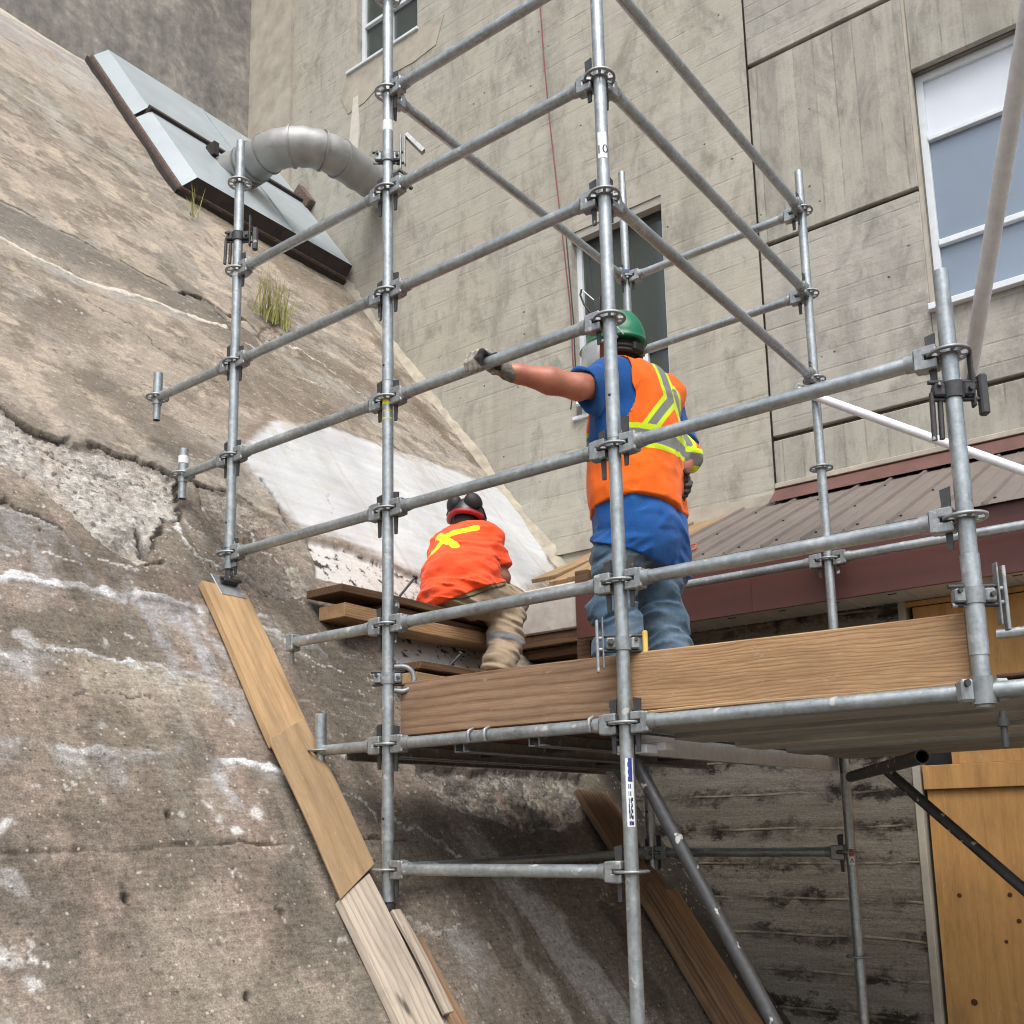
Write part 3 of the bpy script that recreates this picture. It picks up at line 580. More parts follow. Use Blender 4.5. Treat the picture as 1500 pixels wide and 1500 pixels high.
    for P in ([(0, 470), (80, 500), (160, 520), (220, 560)], [(120, 430), (200, 470), (260, 520), (330, 560)], [(40, 140), (140, 210), (220, 250)], [(200, 690), (230, 700), (262, 720)], [(70, 640), (130, 668), (190, 690)], [(330, 830), (380, 850), (430, 868)], [(100, 1000), (160, 1020), (230, 1015)], [(420, 640), (470, 700), (500, 760)], [(560, 640), (600, 660), (640, 672)]):
        dk = dist(P, 1.5); mk = smoothstep(.008, .004, dk) * smoothstep(.42, .5, np.roll(nA, 71 + int(P[0][1]), 1)) * .8 * (1 - nm * .6); put(mk, (56, 50, 44)); H -= mk * .01
    # small light and dark flecks of aggregate
    fl = fbm(Y * 40, T * 40, 121, 2); put(low * (1 - nm) * smoothstep(.3, .2, fl) * .35, (78, 70, 62))
    fl2 = fbm(Y * 18, T * 60, 123, 3); put(up * (1 - nm) * smoothstep(.72, .8, fl2) * .55, (196, 182, 160)); put(up * (1 - nm) * smoothstep(.27, .2, fl2) * .5, (92, 82, 70))
    fl3 = fbm(Y * 17, T * 17, 125, 4, .65); put(low * (1 - nm) * (1 - cm) * smoothstep(.765, .79, fl3 + .05 * (med - .5)) * .7, (200, 196, 188))
    H -= .03
    grain = np.clip(grain + low * .35 * (1 - nm) , 0, 1)
    P0 = np.stack([(Z - SC) / SS, Y, Z], -1) + H[..., None] * np.array(SN, np.float32)
    nr, ncol = Y.shape; idx = np.arange(nr * ncol).reshape(nr, ncol)
    q = np.stack([idx[:-1, :-1], idx[:-1, 1:], idx[1:, 1:], idx[1:, :-1]], -1).reshape(-1, 4)
    me = np_mesh('sloped_wall', P0.reshape(-1, 3), q)
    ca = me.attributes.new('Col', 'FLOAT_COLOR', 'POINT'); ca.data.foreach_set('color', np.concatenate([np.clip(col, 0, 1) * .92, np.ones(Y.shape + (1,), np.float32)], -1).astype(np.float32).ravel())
    sa = me.attributes.new('spall', 'FLOAT', 'POINT'); sa.data.foreach_set('value', spall.astype(np.float32).ravel())
    ga = me.attributes.new('grain', 'FLOAT', 'POINT'); ga.data.foreach_set('value', grain.astype(np.float32).ravel())
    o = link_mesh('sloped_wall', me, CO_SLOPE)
    tag(o, 'steep sloping old concrete wall with cracks, white lime streaks and a fresh white repair patch', 'sloped wall')
build_slope()

# ------------------------------------------------------------------ building
bld = thing('concrete_building', 'tall board-marked beige concrete building with three metal-framed windows behind the scaffold', 'building', (-5, YW, GZ))
def bpart(mb, name, mat, label=None):
    o = mb.obj(name, mat, bld, Matrix.Translation((5, -YW, -GZ)))
    if label: o['label'] = label
    return o
def holed(mb, x0, x1, z0, z1, holes, y, depth):
    xs = sorted({x0, x1, *[h[0] for h in holes], *[h[1] for h in holes]}); zs = sorted({z0, z1, *[h[2] for h in holes], *[h[3] for h in holes]})
    for xa, xb in zip(xs, xs[1:]):
        for za, zb in zip(zs, zs[1:]):
            if any(h[0] <= xa and xb <= h[1] and h[2] <= za and zb <= h[3] for h in holes): continue
            mb.quad((xa, y, za), (xb, y, za), (xb, y, zb), (xa, y, zb))
    for a, b, c, d in holes:
        mb.quad((a, y, c), (a, y + depth, c), (a, y + depth, d), (a, y, d)); mb.quad((b, y, c), (b, y + depth, c), (b, y + depth, d), (b, y, d))
        mb.quad((a, y, c), (b, y, c), (b, y + depth, c), (a, y + depth, c)); mb.quad((a, y, d), (b, y, d), (b, y + depth, d), (a, y + depth, d))
    bmesh.ops.remove_doubles(mb.bm, verts=mb.bm.verts[:], dist=1e-5); return mb
XL, XP, XR = -9.2, -2.872, 3.2
WM = (-4.62, -3.70, 3.50, 5.25); WT = (-7.36, -6.46, 8.36, 10.1); WR = (-1.63, 0.05, 3.53, 5.38)
bpart(holed(MB(), -8.44, XP, GZ, 14, [WM, WT], YW, .2), 'wall', CO_MAIN)
bpart(MB().box((XL, YW - .045, 5), (-8.44, YW + .2, 14)), 'corner_pilaster', CO_TRIM, 'smooth pale concrete strip in the inner corner')
bpart(MB().box((XL - 1, -3, 7.9), (XL, YW + .2, 14)), 'side_wall', CO_GREY, 'dark blotched grey concrete side wall above the slope')
# right-hand bay: panels between recessed grooves
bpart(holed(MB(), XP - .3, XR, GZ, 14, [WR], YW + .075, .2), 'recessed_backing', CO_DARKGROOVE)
def panel(x0, x1, z0, z1, mat): bpart(MB().box((x0, YW + .022, z0), (x1, YW + .072, z1), bev=.006), 'panel', mat)
zc = [GZ, 2.862, 4.447, 6.045, 7.62, 9.2, 14]; mats = [CO_V, CO_H, CO_V, CO_H, CO_V, CO_H]
for i in range(6):
    a, b = zc[i] + (.018 if i else 0), zc[i + 1] - .018
    panel(XP + .003, WR[0] - .03, a, b, mats[i])
    if i == 0: panel(WR[0] - .03 + .002, XR, a, b, CO_V)
panel(WR[0] - .028, XR, zc[1] + .018, WR[2] - .004, CO_H)
panel(WR[0] - .002, XR, WR[3] + .004, 7.602, CO_V); panel(WR[0] - .002, XR, 7.638, 14, CO_H)
panel(WR[1] + .004, XR, WR[2], WR[3], CO_V)
bpart(MB().box((WR[0] - .028, YW + .03, WR[2]), (WR[0] - .004, YW + .09, 7.6)), 'jamb_strip', CO_TRIM)
# grey repair mortar around the upper window and dusty old strip above the roof
PT_ = [.004]
def patch(name, pts, mat, t=None):
    if t is None: PT_[0] += .003; t = PT_[0]
    bpart(MB().prism([(p[0], YW, p[1]) for p in pts], (0, -t, 0)), name, mat)
patch('render_patch', [(-7.62, 8.10), (-7.52, 8.33), (-7.37, 8.36), (-6.46, 8.35), (-6.25, 8.30), (-6.09, 8.31), (-6.20, 8.02), (-6.5, 7.98), (-6.9, 8.0), (-7.25, 7.86), (-7.5, 7.84)], CO_TRIM)
patch('render_patch', [(-7.47, 8.36), (-7.36, 8.36), (-7.36, 10.1), (-7.45, 10.1)], CO_TRIM)
patch('lime_run', [(-7.41, 7.99), (-7.34, 7.99), (-7.32, 7.5), (-7.36, 7.15), (-7.50, 7.2), (-7.46, 7.6)], simple('white_lime_run', (204, 198, 188), .9, 0, .12, 12))
patch('mortar_strip', [(-4.9, 2.30), (XP, 2.30), (XP, 2.42), (-3.6, 2.43), (-4.7, 2.44)], CO_TRIM, .03)
# mortar ridge where slope and building meet
mb = MB(); prev = None; rf0 = random.Random(8)
for i in range(160):
    Z = 8.2 - i * .055; wz = .05 + .03 * rf0.random() + .015 * math.sin(i * .31)
    pz = Vector((SX(Z), 0, Z)); a_ = pz + Vector((SN.x, 0, SN.z)) * (wz - .03); a_.y = YW + .002
    m1 = pz + SN * (wz * .45 - .015); m1.y = YW - wz * .35; e_ = pz + SN * -.034; e_.y = YW - wz * .9
    cur = [mb.bm.verts.new(v) for v in (a_, m1, e_)]
    if prev:
        for k in (0, 1): mb.bm.faces.new((prev[k], prev[k + 1], cur[k + 1], cur[k])).smooth = True
    prev = cur
bpart(mb, 'mortar_fillet', simple('pale_mortar_fillet', (164, 156, 140), .9, 0, .3, 9, .5))
# windows
def window(label, box, setback, name='window'):
    x0, x1, z0, z1 = box; y = YW + setback
    fr = bpart(MB().box((x0, y, z0), (x0 + .05, y + .05, z1)).box((x1 - .05, y, z0), (x1, y + .05, z1)).box((x0 + .05, y + .001, z1 - .05), (x1 - .05, y + .05, z1)).box((x0 + .05, y + .001, z0), (x1 - .05, y + .05, z0 + .045)), name, FRAME_W, label)
    return fr
def sub(mb, name, mat, parent): return mb.obj(name, mat, parent)
w1 = window('right-hand wide window with a white top pane and blue-grey glass', WR, .115)
y = YW + .115
sub(MB().box((WR[0] + .05, y + .03, 4.868), (WR[1] - .05, y + .036, WR[3] - .05)), 'top_pane', GL_WHITE, w1)
sub(MB().box((WR[0] + .05, y + .03, 4.05), (WR[1] - .05, y + .036, 4.84)), 'pane', GL_BLUE, w1)
sub(MB().box((WR[0] + .05, y + .03, WR[2] + .045), (WR[1] - .05, y + .036, 4.01)), 'pane', GL_BLUE, w1)
sub(MB().box((WR[0] + .05, y - .012, 4.835), (WR[1] - .05, y + .05, 4.872), bev=.004).box((WR[0] + .05, y - .012, 4.008), (WR[1] - .05, y + .05, 4.052), bev=.004), 'glazing_bar', FRAME_W, w1)
sub(MB().box((WR[0] - .03, YW - .035, WR[2] - .045), (WR[1] + .05, y + .02, WR[2] + .003), bev=.004), 'sill', FRAME_W, w1)
w2 = window('narrow window behind the worker in the green hard hat, lower sash tilted open', WM, .09); y = YW + .09
sub(MB().box((WM[0] + .05, y + .03, 3.98), (WM[1] - .05, y + .036, WM[3] - .05)), 'pane', GL_DARK, w2)
sub(MB().box((WM[0] + .06, y + .034, 3.98), (WM[0] + .30, y + .045, WM[3] - .06)), 'curtain', BLIND, w2)
sub(MB().box((WM[0] + .05, y - .01, 3.93), (WM[1] - .05, y + .05, 3.98), bev=.004).box((-3.99, y - .01, WM[2] + .04), (-3.94, y + .05, 3.93), bev=.004), 'glazing_bar', FRAME_W, w2)
sub(MB().box((WM[0] + .05, y + .03, WM[2] + .04), (WM[1] - .05, y + .036, 3.93)), 'pane', GL_DARK, w2)
t = Matrix.Translation((WM[0] + .06, y - .01, 3.93)) @ Matrix.Rotation(R(-24), 4, 'X')
sub(MB().box((0, -.02, -.40), (.035, .01, 0), t).box((.5, -.02, -.40), (.535, .01, 0), t).box((.035, -.02, -.40), (.5, .01, -.36), t).box((.035, -.02, -.035), (.5, .01, 0), t), 'sash', FRAME_W, w2)
sub(MB().box((.035, -.012, -.36), (.5, -.006, -.035), t), 'sash_glass', GL_BLUE, w2)
sub(MB().box((WM[0] - .03, YW - .03, WM[2] - .03), (WM[1] + .03, y + .02, WM[2] + .003), bev=.004), 'sill', FRAME_W, w2)
sub(MB().box((WM[0], YW + .01, WM[3] - .075), (WM[1], y, WM[3] - .002)), 'head_trim', W_GREY, w2)
w3 = window('small white-framed window high up at the top edge', WT, .07); y = YW + .07
sub(MB().box((WT[0] + .05, y + .03, WT[2] + .045), (WT[1] - .05, y + .036, WT[3] - .05)), 'pane', GL_DARK, w3)
sub(MB().box((WT[0] + .05, y - .01, 8.86), (WT[1] - .05, y + .05, 8.90), bev=.004).box((-6.93, y - .008, WT[2] + .045), (-6.89, y + .05, 8.86), bev=.004), 'glazing_bar', FRAME_W, w3)
sub(MB().box((WT[0] - .16, YW - .03, WT[2] - .03), (WT[1] + .02, y + .02, WT[2] + .003), bev=.004), 'sill', FRAME_W, w3)

# ------------------------------------------------------------------ low annex with the brown roof
EY, EZ, RK = 5.25, 1.509, .46
def RZ(Y): return EZ + RK * (Y - EY)
AX0, AX1 = -3.12, 3.2
ann = thing('annex', 'low annex with a brown ribbed metal roof and boarded-up doorway against the building', 'annex', (-1, 5.6, GZ))
def apart(mb, name, mat, label=None):
    o = mb.obj(name, mat, ann, Matrix.Translation((1, -5.6, -GZ)))
    if label: o['label'] = label
    return o
mb = MB()
mb.quad((AX0, EY - .03, RZ(EY - .03)), (AX1, EY - .03, RZ(EY - .03)), (AX1, YW, RZ(YW)), (AX0, YW, RZ(YW)))
x = AX0
while x < AX1:
    for dx, hh in ((0, .019), (.114, .004)):
        ww = .013 if hh > .01 else .008
        mb.prism([(x + dx - ww, EY - .04, RZ(EY - .04) + .001), (x + dx + ww, EY - .04, RZ(EY - .04) + .001), (x + dx + ww * .45, EY - .04, RZ(EY - .04) + hh), (x + dx - ww * .45, EY - .04, RZ(EY - .04) + hh)], (0, YW - EY + .02, RK * (YW - EY + .02)))
    x += .2285
rf = apart(mb, 'roof', ROOF_BR)
scm = MB().tube((0, 0, 0), (0, 0, .007), .0085, .007, seg=8).mesh('roof_screw'); scm.materials.append(BLACK); x = AX0 + .028; i = 0
while x < 1.2:
    for Yk in (5.36, 6.05, 6.7):
        if (i + int(Yk)) % 2 or Yk < 5.5:
            o_ = bpy.data.objects.new('roof_screw', scm); C.objects.link(o_); o_.parent = rf; o_.matrix_local = Matrix.Translation((x, Yk, RZ(Yk) + .001)) @ Matrix.Rotation(math.atan(RK), 4, 'X')
    x += .2285; i += 1
mb = MB().prism([(-2.86, YW - .16, RZ(YW - .16) + .034), (-2.86, YW - .165, RZ(YW - .16) + .026), (-2.86, YW - .012, RZ(YW) + .035), (-2.86, YW - .001, RZ(YW) + .095), (-2.86, YW - .008, RZ(YW) + .095)], (6.06, 0, 0))
apart(mb, 'wall_flashing', FLASH_BR)
apart(MB().box((-2.86, YW - .028, RZ(YW) + .096), (XR, YW + .02, RZ(YW) + .135), bev=.004), 'sealant_strip', CO_TRIM)
FZ = 1.15
apart(MB().box((-3.47, EY, FZ), (AX1, EY + .025, RZ(EY) - .012)).box((-2.30 - .004, EY - .0025, FZ), (-2.30, EY, RZ(EY) - .014)), 'fascia', FASCIA_BR)
mb = MB().box((-3.47, EY + .025, FZ + .006), (AX1, 5.62, FZ + .02))
x = -3.5
while x < AX1: mb.box((x, EY + .03, FZ + .002), (x + .006, 5.6, FZ + .007)); x += .1
apart(mb, 'soffit', SOFFIT)
mb = MB(); x = -3.4
while x < AX1: mb.box((x, EY + .1, FZ + .003), (x + .05, EY + .112, FZ + .0065)); x += .3
apart(mb, 'soffit_vent', BLACK)
PLX = -1.62
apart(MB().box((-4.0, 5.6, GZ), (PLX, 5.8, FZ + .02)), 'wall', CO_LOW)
apart(MB().box((PLX, 5.59, GZ), (PLX + .04, 5.8, FZ + .02), bev=.004), 'door_jamb', CO_TRIM)
apart(MB().box((PLX + .04, 5.70, GZ), (AX1, 5.8, FZ + .02)), 'opening_backing', BLACK)
apart(MB().box((PLX + .07, 5.62, .60), (AX1, 5.645, FZ - .03)).box((PLX + .04, 5.60, FZ - .025), (AX1, 5.62, FZ)), 'boarding_sheet', W_PLYO)
apart(MB().box((PLX + .05, 5.60, .15), (AX1, 5.635, .275), bev=.003), 'boarding_rail', W_PLYO)
apart(MB().box((PLX + .20, 5.615, .277), (AX1, 5.64, .59)), 'boarding_sheet', W_PLYO)
apart(MB().box((PLX + .06, 5.625, GZ), (AX1, 5.645, .148)), 'boarding_sheet', W_PLYO)
mb = MB()
for k in range(26):
    kx, kz = random.uniform(PLX + .1, 0), random.uniform(-1.2, .1); mb.tube((kx, 5.6255, kz), (kx, 5.6235, kz), random.uniform(.009, .019), seg=10)
apart(mb, 'knot', simple('dark_plywood_knot', (74, 42, 20), .8, 0, .3, 40))
# raw end of the annex next to the slope: light header block, dark recess and a post
apart(MB().box((-4.05, 5.40, 1.255), (-3.565, 5.78, 1.56), bev=.01).box((-3.80, 5.397, 1.29), (-3.788, 5.40, 1.40)), 'header_block', simple('pale_speckled_concrete', (190, 184, 174), .9, 0, .2, 14, .4))
apart(MB().box((-4.1, 5.42, 1.17), (-3.5, 5.7, 1.25), bev=.004).box((-4.1, 5.47, 1.10), (-3.5, 5.7, 1.165), bev=.004), 'sill_timber', W_DARK)
apart(MB().box((-3.56, 5.38, .4), (-3.46, 5.46, 1.62), bev=.004), 'end_post', W_DARK)
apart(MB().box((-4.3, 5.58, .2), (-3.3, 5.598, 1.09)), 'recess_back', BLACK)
# bare roof boards left of the metal roof
for k, (xa, dz) in enumerate(((-3.30, .0), (-3.52, .0), (-3.74, .0), (-3.96, .0), (-4.18, 0.))):
    o_ = Vector((xa, EY + .12 + .10 * k, RZ(EY + .12 + .10 * k) - .04 - .0 * k)); dv = Vector((0, 1, RK)).normalized(); ln_ = (YW - .03 - o_.y) / dv.y
    b_ = board('roof_board', '', o_ + Vector((0, 0, -.02 * (k % 2))), dv, (1, 0, 0), ln_, .205, -.03, W_RAF)
    for key in ('label', 'category'): del b_[key]
    b_.parent = ann; b_.matrix_parent_inverse = Matrix.Translation((1, -5.6, -GZ))
# ================================================================== SCAFFOLD
K0, DK = -.1537, .5
def LV(k): return K0 + DK * k
Y0, Y1 = 3.0446, 5.1603
PX = {'far left': -4.0276, 'left': -2.9561, 'middle': -1.8232, 'right': -.6705}
TR = .0242
def rosette_mesh():
    bm = bmesh.new(); n = 96; r0, r1, r2, r3, h = TR - .002, .0335, .0525, .0615, .0045
    def ring(r, z): return [bm.verts.new((r * math.cos(2 * math.pi * i / n), r * math.sin(2 * math.pi * i / n), z)) for i in range(n)]
    rs = {(r, z): ring(r, z) for r in (r0, r1, r2, r3) for z in (-h, h)}
    hole = []
    for i in range(n):
        a = (i + .5) * 360 / n % 90
        big = min(a, 90 - a) < 22 - 3; small = abs(a - 45) < 13
        hole.append(big or small)
    def q(a, b, i):
        j = (i + 1) % n; return bm.faces.new((a[i], a[j], b[j], b[i]))
    for i in range(n):
        for z in (-h, h):
            q(rs[r0, z], rs[r1, z], i); q(rs[r2, z], rs[r3, z], i)
            if not hole[i]: q(rs[r1, z], rs[r2, z], i)
        q(rs[r3, -h], rs[r3, h], i).smooth = True
        if hole[i]:
            q(rs[r1, -h], rs[r1, h], i); q(rs[r2, -h], rs[r2, h], i)
            for d, j in ((-1, i), (1, (i + 1) % n)):
                if not hole[(i + d) % n]: bm.faces.new((rs[r1, -h][j], rs[r2, -h][j], rs[r2, h][j], rs[r1, h][j]))
    bmesh.ops.recalc_face_normals(bm, faces=bm.faces[:])
    me = bpy.data.meshes.new('rosette'); bm.to_mesh(me); bm.free(); me.materials.append(G_CAST); return me
ROS = rosette_mesh()
def head_mesh():
    mb = MB()
    mb.box((.030, -.024, .007), (.082, .024, .036), bev=.004).box((.030, -.024, -.038), (.082, .024, -.007), bev=.004)
    mb.box((.066, -.0235, -.0365), (.098, .0235, .0345), bev=.005)
    mb.tube((.096, 0, 0), (.125, 0, 0), .0285, .0262, seg=24)
    return mb.mesh('ledger_head')
HEAD = head_mesh(); HEAD.materials.append(G_CAST)
def wedge_mesh():
    mb = MB()
    mb.prism([(.040, -.0032, -.100), (.055, -.0032, -.100), (.064, -.0032, .082), (.034, -.0032, .088)], (0, .0064, 0)); return mb.mesh('wedge')
WEDGE = wedge_mesh(); WEDGE.materials.append(G_DARK)
tube_cache = {}
def tube_mesh(L, r=.0235, key='t', inner=0):
    k = (round(L, 3), r, key, inner)
    if k not in tube_cache:
        me = MB().tube((0, 0, 0), (0, 0, L), r, seg=32, inner=inner).mesh('tube'); me.materials.append(G_PALE if key == 'pale' else G_DARK if key == 'dark' else G_TUBE); tube_cache[k] = me
    return tube_cache[k]
def child(name, me, parent, mw):
    o = bpy.data.objects.new(name, me); C.objects.link(o); o.parent = parent; o.matrix_local = mw; return o
RX = Matrix.Rotation(R(90), 4, 'Y')                          # local z -> x
GL_, GS_ = 'scaffold ledger tubes', 'scaffold standards'
def ledger(label, a, b, heads=(1, 1), group=GL_, tape=None):
    a, b = Vector(a), Vector(b); d = b - a; L = d.length; x = d.normalized()
    y = Vector((0, 0, 1)).cross(x).normalized()
    t = thing('ledger', label, 'scaffold tube', mw=frame(a, x, y), group=group)
    s, e = (.11 if heads[0] else 0), (L - .11 if heads[1] else L)
    child('tube', tube_mesh(e - s), t, Matrix.Translation((s, 0, 0)) @ RX)
    for f, m_ in ((heads[0], Matrix.Identity(4)), (heads[1], Matrix.Translation((L, 0, 0)) @ Matrix.Rotation(math.pi, 4, 'Z'))):
        if f:
            h = child('ledger_head', HEAD, t, m_); child('wedge', WEDGE, h, Matrix.Translation((0, 0, random.uniform(-.015, .02))))
    return t
def standard(label, x, y, zb, zt, ks, sleeves=(), spig=0, inner=0):
    t = thing('standard', label, 'scaffold post', (x, y, zb), random.uniform(-.12, .12), GS_)
    child('tube', tube_mesh(zt - zb, TR, 's', inner), t, Matrix.Identity(4))
    for k in ks: child('rosette', ROS, t, Matrix.Translation((0, 0, LV(k) - zb)) @ Matrix.Rotation(R(22.5 * 0), 4, 'Z'))
    for z, L, r in sleeves:
        mb = MB().tube((0, 0, z - zb), (0, 0, z - zb + L), r, seg=28)
        mb.tube((0, -r - .0012, z - zb + L * .62), (0, -r + .003, z - zb + L * .62), .0055, seg=12, mi=1)
        o = mb.obj('joint_sleeve', [G_TUBE, BLACK], t)
    if spig:
        o = MB().tube((0, 0, zt - zb), (0, 0, zt - zb + spig), .0222, seg=28, inner=.018).obj('spigot', G_TUBE, t)
    return t
def band(parent, z, h, r, mat, name='tape_band', axis='z', x0=0):
    mb = MB().tube((0, 0, z), (0, 0, z + h), r, seg=28) if axis == 'z' else MB().tube((z, 0, 0), (z + h, 0, 0), r, seg=28)
    return mb.obj(name, mat, parent)
xa, xb, xc, xd = PX['far left'], PX['left'], PX['middle'], PX['right']
S0 = standard('front-row post furthest left, footed on a pine plank on the slope', xa, Y0, 1.285, 3.43, (3, 4, 5, 6, 7), ((LV(3) - .02 + .05, .20, .0275),), .16)
S1 = standard('tall front-row post left of both workers, right next to the far left post', xb, Y0, -.28, 4.6, (0, 1, 2, 3, 4, 5, 6, 7, 8), ((-.04, .14, .0262), (1.93, .11, .0256)))
S2 = standard('full-height post in front of the worker in the orange vest', xc, Y0, -1.7, 3.75, (0, 1, 2, 3, 4, 5, 6, 7), ((LV(3) + .03, .26, .0256),))
S3 = standard('short thick-looking post nearest the camera at the right end of the toe board', xd, Y0, .30, 1.50, (2, 3), ((LV(2) - .40, .29, .0266),), .11)
S4 = standard('back-row post in front of the brown roof', xc, Y1, -1.72, 3.48, (-1, 0, 1, 2, 3, 4, 5, 6, 7), (), .11)
S6 = standard('back-row post rising in front of the narrow window', xb, Y1, -.42, 4.0, (0, 1, 7), ((-.05, .2, .027),), .08)

# stickers and paint marks on posts
def sticker(parent, ang, z0, z1, r, width, mat, name='sticker'):
    mb = MB(); n = 10; a0, a1 = ang - width / 2, ang + width / 2
    for i in range(n):
        t0, t1 = a0 + (a1 - a0) * i / n, a0 + (a1 - a0) * (i + 1) / n
        mb.quad(*[(r * math.cos(t), r * math.sin(t), z) for t, z in ((t0, z0), (t1, z0), (t1, z1), (t0, z1))])
    return mb.obj(name, mat, parent)
def facing(t): p = t.matrix_world.translation if False else t.location; return math.atan2(-p.y, -p.x) - t.rotation_euler.z
fa = facing(S2)
st = sticker(S2, fa + .25, .055 + 1.7 - .06, .285 + 1.7 - .06, TR + .0009, 1.15, TAPE_W)
rr_ = random.Random(3)
def scribble(parent, ang, width, z0, z1, r, mat, rows, name='lettering'):
    mb = MB()
    for i in range(rows):
        za = z0 + (z1 - z0) * i / rows; zb = za + (z1 - z0) / rows * .62
        for (u0, u1) in ((.06, .42), (.5, .94)):
            u0 += rr_.uniform(0, .12); u1 -= rr_.uniform(0, .12)
            t0, t1 = ang - width / 2 + width * u0, ang - width / 2 + width * u1
            mb.quad(*[(r * math.cos(t), r * math.sin(t), z) for t, z in ((t0, za), (t1, za), (t1, zb), (t0, zb))])
    return mb.obj(name, mat, parent)
def letters(parent, text, size, mw, mat, name='lettering'):
    cu_ = bpy.data.curves.new('t', 'FONT'); cu_.body = text; cu_.size = size; cu_.align_x = 'CENTER'; cu_.align_y = 'CENTER'; cu_.extrude = .0003
    to = bpy.data.objects.new('t', cu_); C.objects.link(to); dg = bpy.context.evaluated_depsgraph_get(); dg.update()
    me = bpy.data.meshes.new_from_object(to.evaluated_get(dg)); bpy.data.objects.remove(to)
    return me
def wrap_text(parent, text, size, ang, zc_, r, mat, vertical=False):
    me = letters(parent, text, size, None, mat)
    for v in me.vertices:
        x_, y_ = v.co.x, v.co.y
        if vertical: x_, y_ = y_, -x_
        a = ang + x_ / r; rad = r + v.co.z
        v.co = (rad * math.cos(a), rad * math.sin(a), zc_ + y_)
    me.materials.clear(); return link_mesh('lettering', me, mat, st if parent is None else parent)
sticker(S2, fa + .35, 1.845, 1.925, TR + .0012, .55, INK, 'printed_block').parent = st
scribble(st, fa + .18, .5, 1.70, 1.92, TR + .0014, INK, 9); scribble(st, fa + .25, .8, 1.70, 1.80, TR + .0014, INKK, 5)
s4a = facing(S4)
t4 = sticker(S4, s4a, 1.72 - .215, 1.72 - .135, TR + .0009, 1.2, TAPE_W); sticker(S4, s4a + .05, 1.72 - .175, 1.72 - .138, TR + .0012, 1.0, INKR, 'printed_block').parent = t4
wrap_text(t4, 'A', .032, s4a + .1, 1.72 - .196, TR + .0012, INKK)
t2 = sticker(S2, fa, 1.7 + 2.49, 1.7 + 2.60, TR + .0009, 1.5, TAPE_W, 'paint_patch'); wrap_text(t2, '10', .05, fa - .05, 1.7 + 2.525, TR + .0012, INKK)
band(S1, LV(3) + .28 + .335 + .07, .006, TR + .0006, TAPE_Y, 'paint_mark'); band(S1, LV(3) + .28 + .355 + .085, .004, TR + .0006, TAPE_Y, 'paint_mark')
# threaded foot and base plate of the far left post
bj = thing('base_jack', 'threaded base jack with a tilted square plate on the upper pine plank', 'base plate', (xa, Y0, 1.185), 0)
MB().tube((0, 0, .01), (0, 0, .13), .0175, seg=20).obj('threaded_rod', G_DARK, bj)
MB().tube((0, 0, .085), (0, 0, .115), .027, seg=8).box((-.06, -.008, .09), (-.02, .008, .11)).box((.02, -.008, .09), (.06, .008, .11)).obj('jack_nut', G_CAST, bj)
tl = Matrix.Rotation(R(52), 4, 'Y')
MB().box((-.075, -.075, -.004), (.075, .075, .004), tl, bev=.002).obj('plate', G_CAST, bj)
MB().box((-.03, -.045, .004), (.0, .045, .035), tl, bev=.003).tube(tl @ Vector((-.015, -.06, .03)), tl @ Vector((-.015, .06, .03)), .008, seg=10).obj('swivel_bracket', G_DARK, bj)
bj1 = thing('base_jack', 'dark base collar under the tall left post where the planks meet', 'base plate', (xb, Y0, -.36), 0)
MB().tube((0, 0, .0), (0, 0, .10), .0185, seg=20).obj('threaded_rod', G_DARK, bj1); MB().tube((0, 0, .05), (0, 0, .075), .03, seg=8).obj('jack_nut', G_DARK, bj1)
MB().box((-.07, -.07, -.004), (.07, .07, .004), tl, bev=.002).obj('plate', G_DARK, bj1)
bj6 = thing('base_jack', 'dark base jack under the back-row post, standing on the rear plank', 'base plate', (xb, Y1, -.50), 0)
MB().tube((0, 0, 0), (0, 0, .11), .0185, seg=20).obj('threaded_rod', G_DARK, bj6); MB().tube((0, 0, .07), (0, 0, .10), .032, seg=8).obj('jack_nut', G_DARK, bj6); MB().box((-.07, -.07, -.004), (.07, .07, .004), tl, bev=.002).obj('plate', G_DARK, bj6)

# ---- ledgers along the front row
ordn = {8: 'ninth', 7: 'eighth', 6: 'seventh', 5: 'sixth', 4: 'fifth', 3: 'fourth', 2: 'third', 1: 'second', 0: 'lowest'}
hand = {5: 'just above the gripped one', 4: 'gripped by the gloved hand', 3: 'marked with yellow tape', 2: 'crossing the sitting worker', 1: 'under the brown knotty toe board', 0: 'lowest, below the deck', 6: 'second from the top', 7: 'uppermost of all'}
FL = {}
for k in range(8):
    FL[k] = ledger('rail from tall left post to full-height post, ' + hand[k], (xb, Y0, LV(k)), (xc, Y0, LV(k)))
names0 = {6: 'topmost', 5: 'second from the top', 4: 'third from the top', 3: 'lowest'}
for k in (3, 4, 5, 6): FL['a%d' % k] = ledger('rail between the far left and tall left posts, ' + names0[k] + ' of four', (xa, Y0, LV(k)), (xb, Y0, LV(k)))
FL['b3'] = ledger('upper rail from the full-height post to the short right post, at vest height', (xc, Y0, LV(3)), (xd, Y0, LV(3)))
FL['b2'] = ledger('lower rail from the full-height post to the short right post, at thigh height', (xc, Y0, LV(2)), (xd, Y0, LV(2)))
FL['b1'] = ledger('long galvanised tube carrying the front edge of the deck right of the full-height post', (xc, Y0, LV(1)), (1.6, Y0, LV(1)), (1, 0))
band(FL[3], .47, .035, .0246, TAPE_Y); band(FL[5], .80, .05, .0243, TAPE_W, 'paint_patch'); band(FL['a5'], .47, .03, .0243, TAPE_W, 'paint_patch'); band(FL['b1'], .78, .004, .0242, G_CAST, 'weld_seam')
